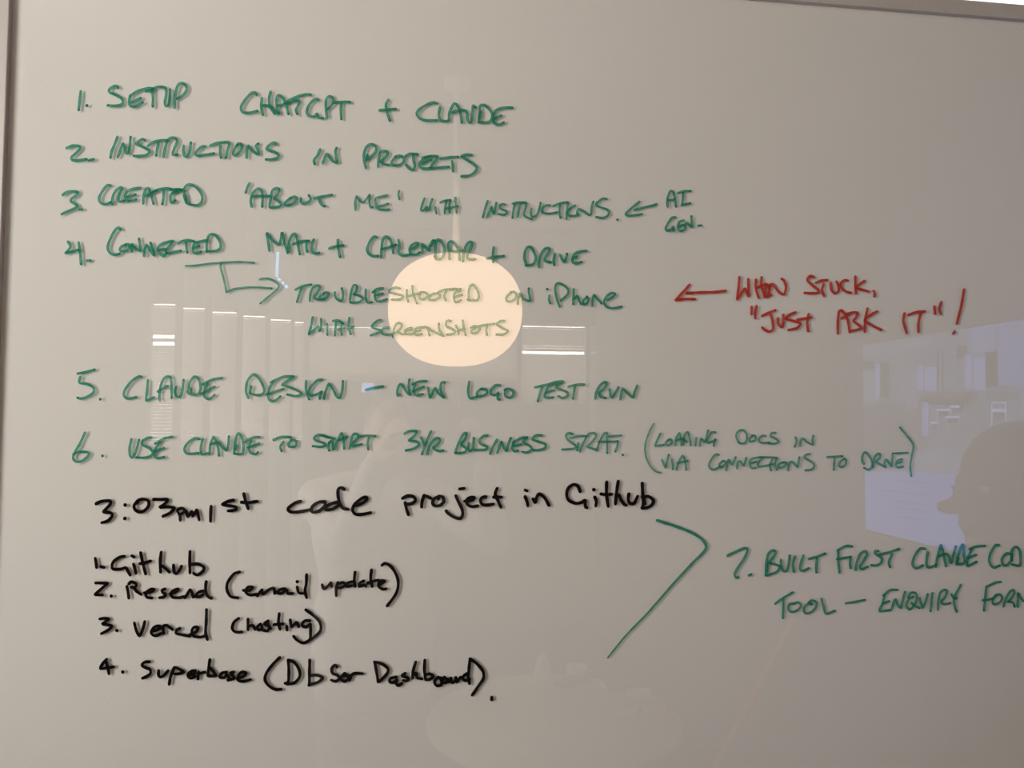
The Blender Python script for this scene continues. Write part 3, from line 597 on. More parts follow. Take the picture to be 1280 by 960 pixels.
write(HL, 'black uppermost line of handwriting starting with a clock time', M_BLACK, 2.15, [
 (110, 600, Z, "65,190 110,170 175,168 180,190 150,225 125,255 185,265 195,285 160,325 110,342; 297,200; 295,308; 400,175 370,200 375,235 410,255 450,245 485,205 480,165 440,153 400,165 370,200; 525,155 580,155 635,157 620,185 575,218 640,215 690,225 660,260 600,290; 985,210 982,265 980,330; 1165,162 1120,170 1075,195 1120,205 1180,215 1185,235 1150,245 1120,247"),
 (290, 590, Z, "95,175 108,230 130,292; 75,242 130,245 200,235; 548,235 500,250 455,285 450,305 480,322 560,315 630,300; 745,240 700,240 650,270 635,305 650,322 700,310 745,265 740,235; 850,240 790,255 745,285 750,302 800,298 855,265; 898,138 875,125 850,140 850,200 862,250 890,290 930,298; 980,270 1030,255 1075,225 1075,202 1040,210 985,255 965,300 985,335 1030,340 1110,325"),
 (480, 580, Z, "148,275 190,255 235,262 252,290 225,315 175,322; 170,310 180,360 195,405; 320,250 305,300 300,345; 320,260 340,258 375,275; 435,260 400,280 390,315 410,335 450,330 478,300 470,265 435,258 435,280; 605,200 640,195; 575,255 590,290 620,350 630,400 610,435 560,425 515,395 497,375; 645,298 700,290 725,270 700,265 665,285 665,320 700,340 750,335; 815,262 785,270 772,295 790,325 830,328 875,320; 905,195 890,240 910,290 935,345; 878,265 940,265"),
 (640, 580, Z, "105,208 120,215; 105,262 120,300 127,335; 170,280 185,310 200,260 220,240 260,270 295,330; 545,220 525,175 490,165 450,195 438,245 455,290 510,315 560,305 585,290 588,345 600,350; 655,205; 662,265 675,300 670,335; 758,145 755,220 762,290 770,340; 712,240 750,245 795,242; 850,138 838,220 828,320; 830,270 855,245 875,290 900,325 915,330; 935,240 930,285 945,315 975,315 1000,270 1005,258; 1042,155 1045,220 1050,300 1045,350; 1045,265 1090,260 1130,290 1120,325 1080,350 1040,352; 1055,270 1062,318")], dots=False)
write(HL, 'black tiny two-letter suffix of the clock time', M_BLACK, 1.95, [(110, 600, Z, "715,250 735,285 738,322; 718,238 750,225 775,245 750,270 730,275; 785,250 800,295 830,250 840,290 870,238 890,320")], dots=False)
write(HL, 'black first numbered line of the small list', M_BLACK, 2.1, [(100, 680, Z, "122,115 130,155 133,188; 165,180 190,187; 355,98 320,105 270,140 255,180 270,202 330,200 365,190 385,220 402,250; 415,95 435,105; 428,160 440,200 448,235; 485,70 500,140 525,240; 480,158 520,150 565,135; 650,65 642,140 645,225; 650,172 690,200 715,225; 748,170 755,225 770,238 800,205 812,178; 880,60 878,150 880,230; 885,165 940,160 990,185 985,215 940,248 910,235")], dots=False)
write(HL, 'black second numbered line of the small list with a bracketed pair of words', M_BLACK, 2.0, [
 (100, 680, Z, "125,312 170,312 220,315 180,350 120,405 180,408; 250,417; 375,340 385,390 390,432; 390,320 410,302 450,320 440,345 410,345; 430,350 455,380 490,405; 515,390 560,385 595,365 570,360 530,390 535,425 575,432; 680,360 655,370 665,390 685,405 665,425 635,430; 720,400 770,380 790,360 760,365 730,390 740,425 790,430 830,420; 840,430 860,400 880,365 895,390 905,425; 990,375 950,385 920,420 960,420 990,400; 1010,300 1005,350 1010,390 1025,420 1050,435"),
 (270, 690, 5.12, "150,128 115,140 75,195 70,240 95,285 140,293; 175,245 215,245 235,225 205,225 190,255 215,275 260,270; 265,280 295,240 300,270 340,240 370,232 375,265; 440,235 410,240 390,260 420,265 450,240 460,265 490,265; 520,225 530,260 555,265; 520,190; 580,145 578,200 570,250 580,293; 680,210 690,235 720,215 735,195 740,220; 780,195 770,240 770,280; 780,205 815,195 825,215 790,230; 870,190 840,200 835,220 870,215; 890,130 885,180 890,220; 945,185 920,200 920,220 950,210 960,220; 995,115 990,170 1000,220; 970,200 1010,185 1040,180; 1045,210 1080,185 1050,185 1040,215 1065,238 1090,235; 1062,85 1085,72 1130,105 1165,180 1155,260 1095,345")], dots=False)
write(HL, 'black third numbered line of the small list with one bracketed word', M_BLACK, 2.0, [
 (100, 680, Z, "158,600 195,595 230,600 200,625 180,640 255,655 230,685 170,718; 295,692; 435,632 450,690 475,735 500,690 518,620; 570,700 610,690 650,665 625,655 590,670 570,710 600,735 650,715; 670,715 665,660 690,650 740,685; 800,675 775,690 770,715 810,725 880,738; 880,725 930,700 945,670 915,665 895,695 910,735 960,745 1000,735; 1012,525 1010,620 1005,710 1020,765"),
 (270, 690, 5.12, "145,425 115,450 105,490 125,512 165,512; 205,430 205,470 205,498; 210,475 235,470 250,495; 285,460 265,480 270,498 295,490 290,465; 335,440 310,460 340,480 330,505 300,500; 330,460 350,490; 405,395 400,450 410,495; 370,465 430,460; 452,475 455,500; 475,435 485,480 515,450 530,478; 600,440 570,440 550,465 575,480 605,460 605,520 600,560 560,582 520,565 497,540; 575,370 615,400 665,450 665,510 600,565")], dots=False)
write(HL, 'black fourth numbered line at the bottom ending in a full stop', M_BLACK, 2.05, [
 (110, 790, Z, "150,218 120,250 100,292 150,288 205,278; 145,240 160,290 168,335; 278,320; 490,238 455,240 432,265 460,285 495,300 500,330 470,355 435,370; 565,310 565,345 580,360 610,345 640,310; 690,285 660,360 650,418; 680,310 700,285 765,320 720,335 690,335; 800,345 845,335 860,310 830,312 800,345 820,370 860,355; 880,375 885,320; 880,335 935,320; 975,222 965,290 960,350; 975,285 1005,320 1025,350 965,352; 1110,320 1070,330 1055,360 1090,365 1110,340 1130,370; 1165,320 1140,330 1160,350 1170,370 1120,385; 1195,370 1240,355 1265,330 1235,320 1205,345 1200,385 1240,395 1300,380"),
 (290, 790, Z, "382,205 330,255 275,330 265,385 300,435 350,460 395,458; 450,225 455,300 450,400 425,410; 450,225 500,245 540,310 540,360 500,405 440,418; 622,225 620,330 620,425; 620,350 680,345 725,368 690,400 615,425; 840,280 825,265 800,290 805,330 840,345 860,370 830,395 795,385; 900,330 870,370 900,395 930,370 910,335; 880,352 940,348; 940,385 970,335 1045,333"),
 (440, 790, Z, "182,240 195,310 210,400; 180,240 240,255 290,300 270,345 215,400; 355,360 310,370 300,395 330,405 360,380 355,415 375,428 400,410; 425,330 400,350 450,370 440,390 410,388; 510,240 490,310 485,370; 490,345 515,330 520,365 560,375; 582,225 580,310 590,380; 585,345 620,335 650,355 620,380 590,382; 680,370 660,400 680,430 715,420 715,385 690,360; 740,360 720,390 750,405 770,375; 690,365 760,375; 790,370 800,405 830,390; 830,365 840,400 870,360; 770,400 790,380; 930,330 900,345 885,370 910,390 940,375; 945,215 935,310 930,360 940,412; 945,215 1000,255 1050,320 1050,375 1010,435 962,505; 1118,522 1118,540; 1118,540")], dots=False)

# ------------------------------------------------------------------ things the glass mirrors
# pendant lantern
lc = mir(569.5, 388, y=-2.3)
RX, RZ = 0.0, 0.0
dist = (Vector((lc.x, -lc.y, lc.z)) - CAM).dot(FWD)
RX, RZ = 83.5 / FPX * dist, 70.0 / FPX * dist
lamp = empty('pendant_lamp', lc, 'glowing cream paper lantern lamp mirrored in the middle of the board', 'lamp')
M_LAMP = emit('lantern_glow', tuple(c / 6.9 for c in LAMP), 6.9)
prof = []
for k in range(33):
    a = -math.pi / 2 + math.pi * k / 32; e = 2 / 2.25
    prof.append((RX * abs(math.cos(a)) ** e, RZ * (1 if a > 0 else -1) * abs(math.sin(a)) ** e))
link('lamp_shade', lathe(bmesh.new(), prof, lc, 64), M_LAMP, lamp, True)
link('suspension_rod', tube(bmesh.new(), [lc + Vector((0, 0, RZ - 0.01)), (lc.x, lc.y, ZC - 0.03)], 0.016, 16), M_WHITE, lamp, True)
link('ceiling_rose', lathe(bmesh.new(), [(0.06, -0.03), (0.062, -0.012), (0.062, 0)], (lc.x, lc.y, ZC), 32), M_WHITE, lamp, True)

# LED strip on the far bay wall, above the fifth blind
ys = bay_y[4] + 0.006
P = [mir(347.5, 315, y=ys), mir(346.2, 346.5, y=ys), mir(359.5, 360, y=ys)]
if P[0].z > ZC - 0.02: P[0].z = ZC - 0.02
led = empty('led_strip', P[1], 'bent strip of bluish white LEDs high above the far blinds', 'light')
M_LED = emit('led_glow', (0.24, 0.60, 1.0), 8.0)
link('channel', tube(bmesh.new(), [p + Vector((0, 0.0, 0)) for p in P], 0.005, 8), M_WHITE, led)
for (a, b, n, s) in ((P[0], P[1], 11, 0), (P[1], P[2], 3, 1)):
    for k in range(n):
        c = a.lerp(b, (k + (0.5 if not s else 0.8)) / n if not s else (k + 0.7) / n)
        d = (b - a).normalized(); q = Vector((d.z, 0, -d.x)); hl = (b - a).length / n * 0.30; hw = 0.0105
        bm = bmesh.new()
        fr = [bm.verts.new(c + d * (hl * i) + q * (hw * j) + Vector((0, 0.012, 0))) for i, j in ((-1, -1), (1, -1), (1, 1), (-1, 1))]
        bk = [bm.verts.new(v.co - Vector((0, 0.007, 0))) for v in fr]
        bm.faces.new(fr); bm.faces.new(bk[::-1])
        for i in range(4): bm.faces.new((fr[i], fr[(i + 1) % 4], bk[(i + 1) % 4], bk[i]))
        link('led', bm, M_LED, led)

# wall screen on the right wall
XS = XR - 0.055
tl, bl = mir(1076, 432, x=XS), mir(1084.5, 662, x=XS)
sy0 = (tl.y + bl.y) / 2; sz1, sz0 = tl.z, bl.z
sy1 = sy0 + (sz1 - sz0) * 16 / 9
tv = empty('television', (XR, (sy0 + sy1) / 2, sz0), 'large wall screen on the right wall showing a photo above a white page', 'television')
link('casing', box(bmesh.new(), XS + 0.002, XR - 0.012, sy0 - 0.008, sy1 + 0.008, sz0 - 0.008, sz1 + 0.008, 0.003), M_DARK, tv)
link('wall_mount', box(bmesh.new(), XR - 0.012, XR, (sy0 + sy1) / 2 - 0.2, (sy0 + sy1) / 2 + 0.2, (sz0 + sz1) / 2 - 0.15, (sz0 + sz1) / 2 + 0.15), M_DARK, tv)
TVC = {'wall': (0.95, 0.88, 1.05), 'light': (1.7, 1.75, 2.7), 'page': (1.1, 1.35, 2.8), 'dim': (0.16, 0.13, 0.12), 'dark': (0.03, 0.03, 0.03),
       'wood': (0.60, 0.52, 0.55), 'green': (0.34, 0.46, 0.20), 'floor': (0.95, 0.93, 1.1), 'grey': (1.1, 1.15, 2.0), 'bright': (3.2, 3.2, 3.6), 'pale': (1.15, 1.15, 1.4), 'cloth': (0.9, 0.95, 0.95)}
tvm = {k: emit('screen_' + k, (v[0] * 0.33, v[1] * 0.43, v[2] * 0.62), SCREEN_GAIN) for k, v in TVC.items()}
tvk = list(tvm)
sb = bmesh.new()
def poly(key, pts, lift):
    q = []
    for p in pts:
        v = mir(p[0], p[1], x=XS)
        q.append((min(max(v.y, sy0), sy1), min(max(v.z, sz0), sz1)))
    vs = [sb.verts.new((XS - 0.0002 * lift, y, z)) for y, z in q]
    try:
        f = sb.faces.new(vs); f.material_index = tvk.index(key)
        f.normal_update()
        if f.normal.x > 0: f.normal_flip()
    except ValueError: pass
def quad(key, x0, x1, y0, y1, lift=2): poly(key, [(x0, y0), (x1, y0), (x1, y1), (x0, y1)], lift)
vs = [sb.verts.new((XS, y, z)) for y, z in ((sy0, sz0), (sy0, sz1), (sy1, sz1), (sy1, sz0))]
f = sb.faces.new(vs); f.material_index = tvk.index('wall'); f.normal_update()
if f.normal.x > 0: f.normal_flip()
poly('page', [(1070, 588), (1140, 589), (1208, 594), (1330, 600), (1330, 760), (1070, 680)], 1)
for i, (a, b, c, d) in enumerate(((1117, 600, 1164, 604), (1100, 612, 1165, 619), (1105, 623, 1160, 631), (1118, 633, 1164, 640), (1122, 645, 1158, 650))):
    poly('dim', [(a, b), (c, d), (c, d + 0.9), (a, b + 0.9)], 2)
# the picture: a light cafe interior with windows, tables and chairs
poly('wood', [(1070, 505), (1158, 505), (1158, 560), (1070, 575)], 1)
poly('pale', [(1072, 436), (1160, 423), (1160, 433), (1072, 447)], 2)
quad('dim', 1078, 1093, 452, 462); quad('pale', 1078, 1092, 466, 504); quad('light', 1094, 1100, 455, 500); quad('dim', 1100, 1112, 452, 500, 3); quad('pale', 1124, 1131, 467, 500)
quad('pale', 1132, 1146, 465, 511); quad('cloth', 1098, 1124, 497, 503, 4)
quad('light', 1147, 1154, 457, 487); quad('light', 1156, 1171, 459, 488, 2); quad('dim', 1171, 1182, 437, 488)
for k in range(4): quad('pale', 1174 + 6 * k, 1177 + 6 * k, 436, 488, 3)
quad('dim', 1196, 1209, 432, 448)
poly('grey', [(1210, 408), (1245, 403), (1247, 432), (1240, 439), (1213, 443)], 4)
quad('light', 1206, 1215, 444, 486, 3); quad('light', 1217, 1232, 446, 488, 3)
quad('dark', 1232, 1247, 440, 484, 3); quad('grey', 1248, 1290, 398, 482, 2)
poly('floor', [(1160, 530), (1290, 500), (1290, 590), (1160, 575)], 1)
quad('wood', 1150, 1290, 490, 500, 1); quad('dim', 1150, 1206, 498, 506, 2)
for (x, y, w) in ((1171, 511, 17), (1188, 507, 17), (1182, 520, 18), (1163, 527, 11)):
    quad('bright', x, x + w, y, y + 2.6, 5); quad('dim', x + 2, x + w - 2, y + 3.5, y + 9, 4); quad('light', x + 1, x + 2, y + 2, y + 16, 5); quad('light', x + w - 2, x + w - 1, y + 2, y + 14, 5)
quad('light', 1153, 1161, 503, 545, 5); quad('dim', 1200, 1206, 498, 512, 6); poly('dim', [(1206, 490), (1214, 490), (1216, 506), (1208, 508)], 6); poly('pale', [(1224, 492), (1232, 492), (1234, 505), (1222, 504)], 6)
poly('cloth', [(1216, 508), (1230, 508), (1238, 540), (1214, 545)], 5)
for (a, b, c, d) in ((1240, 1259, 502.5, 504.5), (1240, 1259, 511, 515)): quad('bright', a, b, c, d, 6)
for a in (1239.5, 1257): quad('bright', a, a + 1.6, 503, 533, 6)
quad('pale', 1262, 1268, 500, 530, 5); quad('grey', 1276, 1290, 490, 512, 5); quad('dim', 1243, 1256, 516, 524, 4)
poly('green', [(1113, 534), (1124, 532), (1127, 562), (1110, 566)], 4); poly('green', [(1094, 545), (1100, 540), (1104, 568), (1096, 570)], 4)
poly('pale', [(1126, 573), (1160, 563), (1212, 570), (1210, 590), (1140, 588), (1095, 580)], 3); poly('cloth', [(1075, 575), (1130, 566), (1160, 588), (1075, 586)], 3)
poly('bright', [(1209, 557), (1220, 555), (1220, 558), (1209, 560)], 5)
link('screen', sb, [tvm[k] for k in tvk], tv, 'raw')

# round table
tc = mir(692, 896, z=0.735); TR = 0.41
table = empty('round_table', (tc.x, tc.y, 0), 'round pale wooden table behind the photographer mirrored at the lower middle', 'table')
M_TOP = plain('table_laminate', (0.45, 0.38, 0.33), 0.4, var=0.05, scale=8)
link('tabletop', lathe(bmesh.new(), [(TR - 0.01, 0.71), (TR, 0.718), (TR, 0.73), (TR - 0.004, 0.735)], (tc.x, tc.y, 0), 64), M_TOP, table)
link('pedestal', lathe(bmesh.new(), [(0.035, 0.02), (0.035, 0.69), (0.12, 0.71)], (tc.x, tc.y, 0), 24), M_DARK, table, True)
link('base_plate', lathe(bmesh.new(), [(0.26, 0.0), (0.26, 0.012), (0.05, 0.03)], (tc.x, tc.y, 0), 40), M_DARK, table, True)
TZ = 0.735
def tp(px, py):
    p = mir(px, py, z=TZ); d = Vector((p.x - tc.x, p.y - tc.y, 0))
    if d.length > TR - 0.05: d *= (TR - 0.05) / d.length
    return Vector((tc.x + d.x, tc.y + d.y, TZ))
M_PAPER = plain('white_card', (0.85, 0.84, 0.82), 0.7)
p = tp(668, 812); bm = bmesh.new()
lathe(bm, [(0.036, 0), (0.034, 0.02), (0.022, 0.06), (0.006, 0.092), (0.001, 0.094)], p, 20)
tag(link('folded_napkin', bm, M_PAPER, None, True), 'white pointed folded napkin standing at the back of the round table', 'napkin')
p = tp(748, 806)
cup = empty('cup', p, 'small white cup on the round table', 'cup')
link('cup_body', lathe(bmesh.new(), [(0.024, 0), (0.034, 0.02), (0.038, 0.05), (0.036, 0.05), (0.031, 0.02), (0.01, 0.006)], p, 28), M_PAPER, cup, True)
bm = bmesh.new(); tube(bm, [p + Vector((0.034 + 0.016 * math.sin(math.pi * k / 8), 0, 0.042 - 0.028 * k / 8)) for k in range(9)], 0.0035, 8)
link('cup_handle', bm, M_PAPER, cup, True)
p = tp(715, 858); bm = ball(bmesh.new(), p + Vector((0, 0, 0.018)), (0.075, 0.035, 0.018), Matrix.Rotation(-0.35, 3, 'Z'))
tag(link('glasses_case', bm, plain('dark_leather', (0.03, 0.028, 0.03), 0.5), None, True), 'dark oval glasses case lying on the round table', 'case')
p = tp(800, 850)
ms = empty('wallet', p, 'dark folded wallet on the round table beside a white eraser', 'wallet')
link('wallet_cover', box(bmesh.new(), p.x - 0.05, p.x + 0.05, p.y - 0.04, p.y + 0.04, p.z, p.z + 0.018, 0.006), MATS['dark_leather'], ms)
def marker(px, py, ang, mcap, label):
    p = tp(px, py) + Vector((0, 0, 0.0085)); d = Vector((math.cos(ang), math.sin(ang), 0))
    r = empty('marker_pen', p, label, 'marker', 'marker pens on the round table')
    link('pen_barrel', tube(bmesh.new(), [p - d * 0.06, p + d * 0.03], 0.008, 16), M_WHITE, r, True)
    link('pen_cap', tube(bmesh.new(), [p + d * 0.0295, p + d * 0.062], [0.0086, 0.0075], 16), mcap, r, True)
marker(786, 893, -0.25, plain('green_plastic', (0.02, 0.25, 0.15), 0.4), 'white marker pen with a green cap nearer the table edge')
marker(822, 888, -0.35, plain('red_plastic', (0.6, 0.04, 0.03), 0.4), 'white marker pen with a red cap at the right of the table')
p = tp(803, 869)
tag(link('eraser', box(bmesh.new(), p.x - 0.04, p.x + 0.04, p.y - 0.018, p.y + 0.018, p.z, p.z + 0.022, 0.005), M_PAPER), 'white block eraser on the round table between wallet and pens', 'eraser')
p = tp(760, 860)
tag(link('sticky_note_pad', box(bmesh.new(), p.x - 0.026, p.x + 0.026, p.y - 0.02, p.y + 0.02, p.z, p.z + 0.012, 0.002), M_PAPER), 'small white note pad on the round table beside the dark case', 'note pad')
# orange tube leaning on the right wall
a, b = mir(918, 918, x=1.32), mir(964, 832, x=1.40)
d = (b - a).normalized(); bot = a - d * ((a.z - 0.012) / d.z); top = b + d * ((XR - 0.025 - b.x) / d.x if abs(d.x) > 1e-3 else 0.1)
tag(link('poster_tube', tube(bmesh.new(), [bot + d * 0.02, top], 0.016, 20), plain('orange_card', (0.85, 0.22, 0.08), 0.5), None, True), 'orange tube leaning against the right wall under the screen', 'tube')

# ------------------------------------------------------------------ people (seen mirrored in the glass)
M_SKIN = plain('skin', (0.58, 0.36, 0.27), 0.5, var=0.04, scale=40)
M_SKIN2 = plain('darker_skin', (0.10, 0.06, 0.045), 0.6, var=0.04, scale=40)
def local(origin, ang):
    return Matrix.Translation(origin) @ Matrix.Rotation(ang, 4, 'Z')
def head_parts(bm, X, s=1.0, nose=0.0):
    """head in its own axes: x right, y where the face looks, z up, centre between the ears"""
    def b(c, r, rot=None): 
        q = Matrix.Rotation(0, 3, 'X') if rot is None else rot
        ball(bm, X @ Vector(c) , (r[0] * s, r[1] * s, r[2] * s), (X.to_3x3() @ q).to_3x3(), 24, 16)
    b((0, -0.012 * s, 0.028 * s), (0.076, 0.096, 0.092)); b((0, 0.022 * s, -0.03 * s), (0.062, 0.070, 0.090))
    b((0, 0.062 * s, -0.102 * s), (0.027, 0.024, 0.02)); b((0, 0.04 * s, -0.08 * s), (0.048, 0.042, 0.038))
    b((0, 0.068 * s, 0.016 * s), (0.052, 0.018, 0.014))
    b((0, 0.098 * s, -0.012 * s), (0.011, 0.016, 0.030)); b((0, 0.109 * s, -0.030 * s), (0.014, 0.017, 0.012)); b((0.011 * s, 0.096 * s, -0.034 * s), (0.009, 0.01, 0.008)); b((-0.011 * s, 0.096 * s, -0.034 * s), (0.009, 0.01, 0.008))
    b((0, 0.088 * s, -0.060 * s), (0.023, 0.011, 0.006)); b((0, 0.085 * s, -0.071 * s), (0.020, 0.011, 0.007))
    if nose: b((0, (0.109 + nose * 0.5) * s, -0.030 * s), (0.015, 0.018 + nose * 0.6, 0.014))
    for k in (-1, 1):
        b((k * 0.077 * s, -0.006 * s, -0.008 * s), (0.009, 0.020, 0.032)); b((k * 0.038 * s, 0.062 * s, -0.03 * s), (0.024, 0.022, 0.022))
def hand(bm, base, along, palm_n, curl=0.9, side=1, s=1.0):
    """palm, four unequal bent fingers and a thumb from the side of the palm"""
    along = along.normalized(); n = palm_n.normalized(); lat = along.cross(n).normalized() * side
    n = n - along * n.dot(along); n.normalize()
    for k in (-0.024, -0.008, 0.008, 0.024):
        limb(bm, [base + lat * k * 0.7, base + along * 0.045 + lat * k, base + along * 0.085 + lat * k], [0.013 * s, 0.013 * s, 0.0105 * s])
    for i, (k, L) in enumerate(((-0.027, 0.066), (-0.009, 0.078), (0.009, 0.073), (0.027, 0.056))):
        p = base + along * 0.088 + lat * k; d = along.copy(); pts = [p]; a = 0
        for q in (0.45, 0.32, 0.23):
            a += curl * 0.55
            d = along * math.cos(a) + n * math.sin(a); p = p + d * (L * q); pts.append(p)
        limb(bm, pts, [0.0095 * s, 0.0088 * s, 0.008 * s, 0.0068 * s])
    p = base + along * 0.022 - lat * 0.026; d = (along * 0.55 - lat * 0.75 + n * 0.35).normalized()
    limb(bm, [p, p + d * 0.035, p + d * 0.035 + (along * 0.7 - lat * 0.35 + n * 0.5).normalized() * 0.032, p + d * 0.035 + (along * 0.75 - lat * 0.1 + n * 0.6).normalized() * 0.056], [0.0135, 0.011, 0.0095, 0.0075])
def figure(name, label, foot, ang, height, hands, skin, shirtm, trousm, hairm, head_off, hem, s_head=1.0, hairlen=0.0, nose=0.0):
    """standing figure facing +y of its own frame; hands = ((x,y,z) local wrist, direction, palm normal) for left(-1) and right(+1)"""
    k = height / 1.75; X = local(Vector(foot), ang)
    V = lambda x, y, z: X @ Vector((x * k, y * k, z * k))
    root = empty(name, foot, label, 'person')
    body, shirt, tro = bmesh.new(), bmesh.new(), bmesh.new()
    for s in (-1, 1):
        limb(body, [V(s * 0.09, 0, 0.92), V(s * 0.095, 0.01, 0.5), V(s * 0.10, -0.015, 0.10)], [0.082 * k, 0.056 * k, 0.040 * k])
        limb(body, [V(s * 0.10, -0.03, 0.05), V(s * 0.105, 0.06, 0.045), V(s * 0.11, 0.15, 0.032)], [0.042 * k, 0.040 * k, 0.030 * k])
        limb(tro, [V(s * 0.09, 0, 0.95), V(s * 0.095, 0.01, 0.5), V(s * 0.10, -0.01, 0.09)], [0.096 * k, 0.080 * k, 0.066 * k])
    for bmx, g in ((body, 0.0), (shirt, 0.018)):
        limb(bmx, [V(0.07, 0, 0.95), V(0.06, 0, 1.12), V(0.085, 0, 1.30), V(0.10, -0.005, 1.40)], [(0.10 + g) * k, (0.095 + g) * k, (0.105 + g) * k, (0.075 + g) * k])
        limb(bmx, [V(-0.07, 0, 0.95), V(-0.06, 0, 1.12), V(-0.085, 0, 1.30), V(-0.10, -0.005, 1.40)], [(0.10 + g) * k, (0.095 + g) * k, (0.105 + g) * k, (0.075 + g) * k])
    for q in (-0.078, -0.03, 0.03, 0.078): limb(shirt, [V(q, 0, hem + 0.10), V(q, 0, 1.0), V(q * 0.85, 0, 1.14), V(q, 0, 1.30)], [0.124 * k, 0.122 * k, 0.112 * k, 0.122 * k])
    for s in (-1, 1): limb(shirt, [V(0, -0.01, 1.38), V(s * 0.10, -0.01, 1.385), V(s * 0.185, -0.01, 1.39)], [0.095 * k, 0.088 * k, 0.072 * k])
    limb(tro, [V(-0.07, 0, 0.96), V(0.07, 0, 0.96)], [0.098 * k, 0.098 * k])
    hd = V(*head_off); neck0 = V(0, -0.012, 1.42)
    limb(body, [neck0, neck0.lerp(hd, 0.55), hd + Vector((0, 0, -0.03))], [0.062 * k, 0.055 * k, 0.052 * k])
    limb(shirt, [V(-0.15, -0.01, 1.415), V(0, -0.012, 1.445), V(0.15, -0.01, 1.415)], [0.062 * k, 0.066 * k, 0.062 * k])
    HX = Matrix.Translation(hd) @ Matrix.Rotation(ang, 4, 'Z')
    head_parts(body, HX, s_head, nose)
    for s, (wl, dr, pn) in zip((-1, 1), hands):
        sh = V(s * 0.185, -0.01, 1.40); w = X @ Vector(wl); L = 0.30 * k
        mid = (sh + w) / 2; dd = (w - sh).length
        hgt = math.sqrt(max(0.0004, L * L - dd * dd / 4)); dn = Vector((0, 0, -1)) + (X.to_3x3() @ Vector((s * 0.35, -0.1, 0)))
        ax = (w - sh).normalized(); dn = (dn - ax * dn.dot(ax)).normalized(); el = mid + dn * hgt
        limb(body, [sh, el, w], [0.052 * k, 0.042 * k, 0.027 * k])
        fore = el.lerp(w, 0.78)
        limb(shirt, [sh, el, fore], [0.072 * k, 0.058 * k, 0.046 * k])
        hand(body, w, X.to_3x3() @ Vector(dr), X.to_3x3() @ Vector(pn), side=s)
    fuse('body', body, skin, root, 0.0065, 3)
    fuse('shirt', shirt, shirtm, root, 0.011, 6); fuse('trousers', tro, trousm, root, 0.011, 6)
    for s in (-1, 1):
        bm = bmesh.new(); limb(bm, [V(s * 0.10, -0.035, 0.045), V(s * 0.105, 0.06, 0.042), V(s * 0.112, 0.17, 0.036)], [0.045 * k, 0.044 * k, 0.036 * k])
        for v in bm.verts: v.co.z = max(v.co.z, 0.0)
        fuse('shoe', bm, M_DARK, root, 0.01, 3)
    hb = bmesh.new(); S = s_head
    m3 = HX.to_3x3()
    ball(hb, HX @ Vector((0, -0.026 * S, 0.038 * S)), (0.086 * S, 0.100 * S, 0.088 * S), m3, 24, 16)
    ball(hb, HX @ Vector((0, -0.055 * S, -0.01 * S - hairlen / 2)), (0.080 * S, 0.066 * S, 0.075 * S + hairlen / 2), m3, 24, 16)
    fuse('hair', hb, hairm, root, 0.009, 3)
    for s in (-1, 1):
        bm = ball(bmesh.new(), HX @ Vector((s * 0.031 * S, 0.077 * S, 0.004 * S)), (0.011, 0.009, 0.007), m3)
        link('eye', bm, plain('eye_white', (0.7, 0.7, 0.7), 0.2), root, True)
    return root, HX
ph_lens = CAM + Vector((0.0, -0.006, 0.0))
# photographer: pale shirt, holding the phone up in both hands
fx, fy = -0.13, -1.50
o = Vector((fx, fy, 0))
pc = Vector((0.058, CAM.y - 0.012, CAM.z - 0.010))
lw = Vector((-0.097, -1.205, 1.600)) - o; rw = Vector((0.212, -1.205, 1.600)) - o
figure('person', 'person in a pale long shirt holding a phone up in both hands', (fx, fy, 0), 0.0, 1.78,
       ((lw, (0.22, 0.65, 0.65), (0.7, 0.0, -0.2)), (rw, (-0.20, 0.65, 0.65), (-0.7, 0.0, -0.2))), M_SKIN,
       plain('pale_cotton', (0.55, 0.52, 0.50), 0.85, scale=120), plain('grey_blue_cloth', (0.13, 0.15, 0.18), 0.85, scale=120), plain('brown_hair', (0.06, 0.04, 0.028), 0.6, scale=90), (0.045, 0.03, 1.625), 0.72)
ph = empty('phone', pc, 'black phone held up between the two hands of the photographer', 'phone')
link('phone_body', box(bmesh.new(), pc.x - 0.074, pc.x + 0.074, pc.y - 0.004, pc.y + 0.004, pc.z - 0.036, pc.z + 0.036, 0.003), M_DARK, ph)
link('phone_screen', box(bmesh.new(), pc.x - 0.070, pc.x + 0.070, pc.y - 0.0052, pc.y - 0.0042, pc.z - 0.032, pc.z + 0.032), emit('phone_display', (0.5, 0.5, 0.5), 0.5), ph)
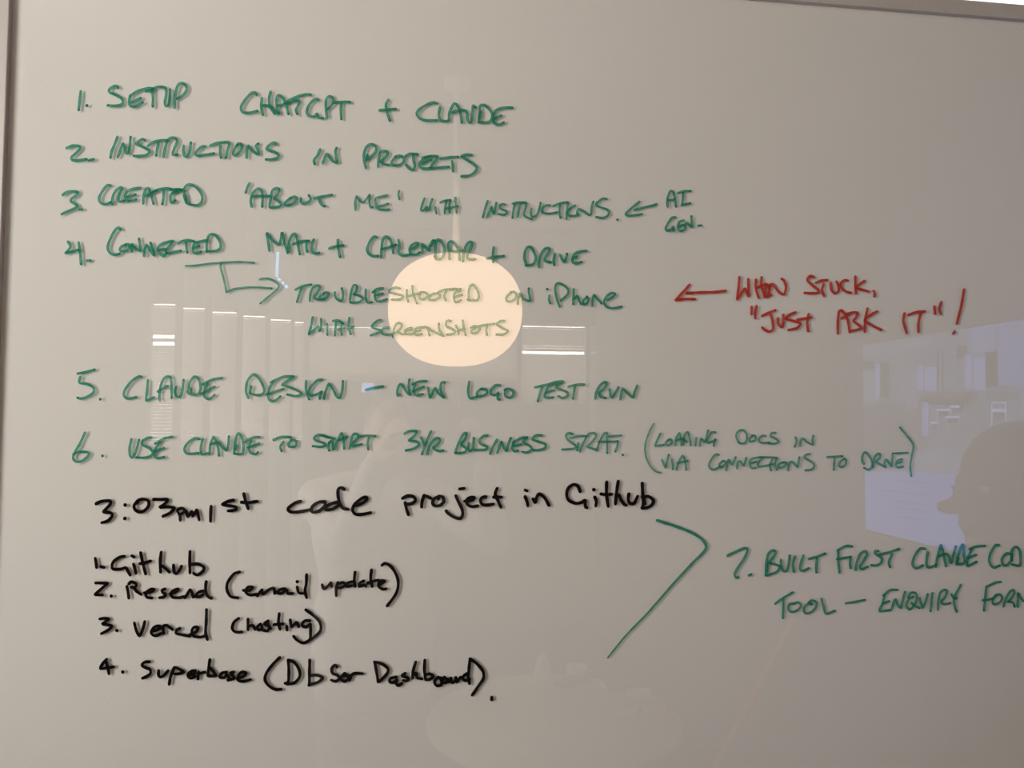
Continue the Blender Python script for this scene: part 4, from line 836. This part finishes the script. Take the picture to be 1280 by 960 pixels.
cb = box(bmesh.new(), pc.x - 0.070, pc.x - 0.038, pc.y + 0.004, pc.y + 0.0055, pc.z - 0.001, pc.z + 0.031, 0.0006)
link('camera_bump', cb, M_DARK, ph)
for dx, dz in ((-0.062, 0.023), (-0.062, 0.007), (-0.047, 0.015)):
    bm = bmesh.new(); c = Vector((pc.x + dx, pc.y + 0.0055, pc.z + dz)); tube(bm, [c, c + Vector((0, 0.0012, 0))], 0.0055, 20)
    link('lens', bm, plain('lens_glass', (0.01, 0.01, 0.015), 0.05), ph)
# dark figure beside the board, in profile against the screen
hx = mir(1262, 612, y=-0.33)
nose = mir(1173, 630, y=-0.27)
ks = 1.0
R2, HX2 = figure('person', 'dark person in profile with glasses standing at the right end of the board', (hx.x + 0.02, -0.33, 0), math.radians(90), (hx.z + 0.085),
       ((( -0.22, 0.05, 0.80), (0, 0.15, -1), (1, 0, 0)), ((0.22, 0.05, 0.80), (0, 0.15, -1), (-1, 0, 0))), M_SKIN2,
       plain('black_cloth', (0.02, 0.02, 0.022), 0.85), plain('charcoal_cloth', (0.03, 0.03, 0.033), 0.85), plain('black_hair', (0.012, 0.011, 0.01), 0.6),
       (0.0, 0.02, hx.z / ((hx.z + 0.085) / 1.75)), 0.82, 1.14, 0.02, 0.018)
g = bmesh.new()
for s in (-1, 1):
    pts = [HX2 @ Vector((s * 0.034 + 0.024 * math.cos(2 * math.pi * k / 16), 0.082, -0.006 + 0.02 * math.sin(2 * math.pi * k / 16))) for k in range(17)]
    tube(g, pts, 0.0028, 8)
    ball(g, HX2 @ Vector((s * 0.034, 0.081, -0.006)), (0.024, 0.003, 0.02), HX2.to_3x3())
    tube(g, [HX2 @ Vector((s * 0.058, 0.080, -0.002)), HX2 @ Vector((s * 0.084, 0.07, 0.0)), HX2 @ Vector((s * 0.088, -0.01, 0.008))], 0.0024, 8)
tube(g, [HX2 @ Vector((-0.012, 0.088, -0.002)), HX2 @ Vector((0, 0.099, 0.001)), HX2 @ Vector((0.012, 0.088, -0.002))], 0.0024, 8)
link('glasses', g, M_DARK, R2, True)
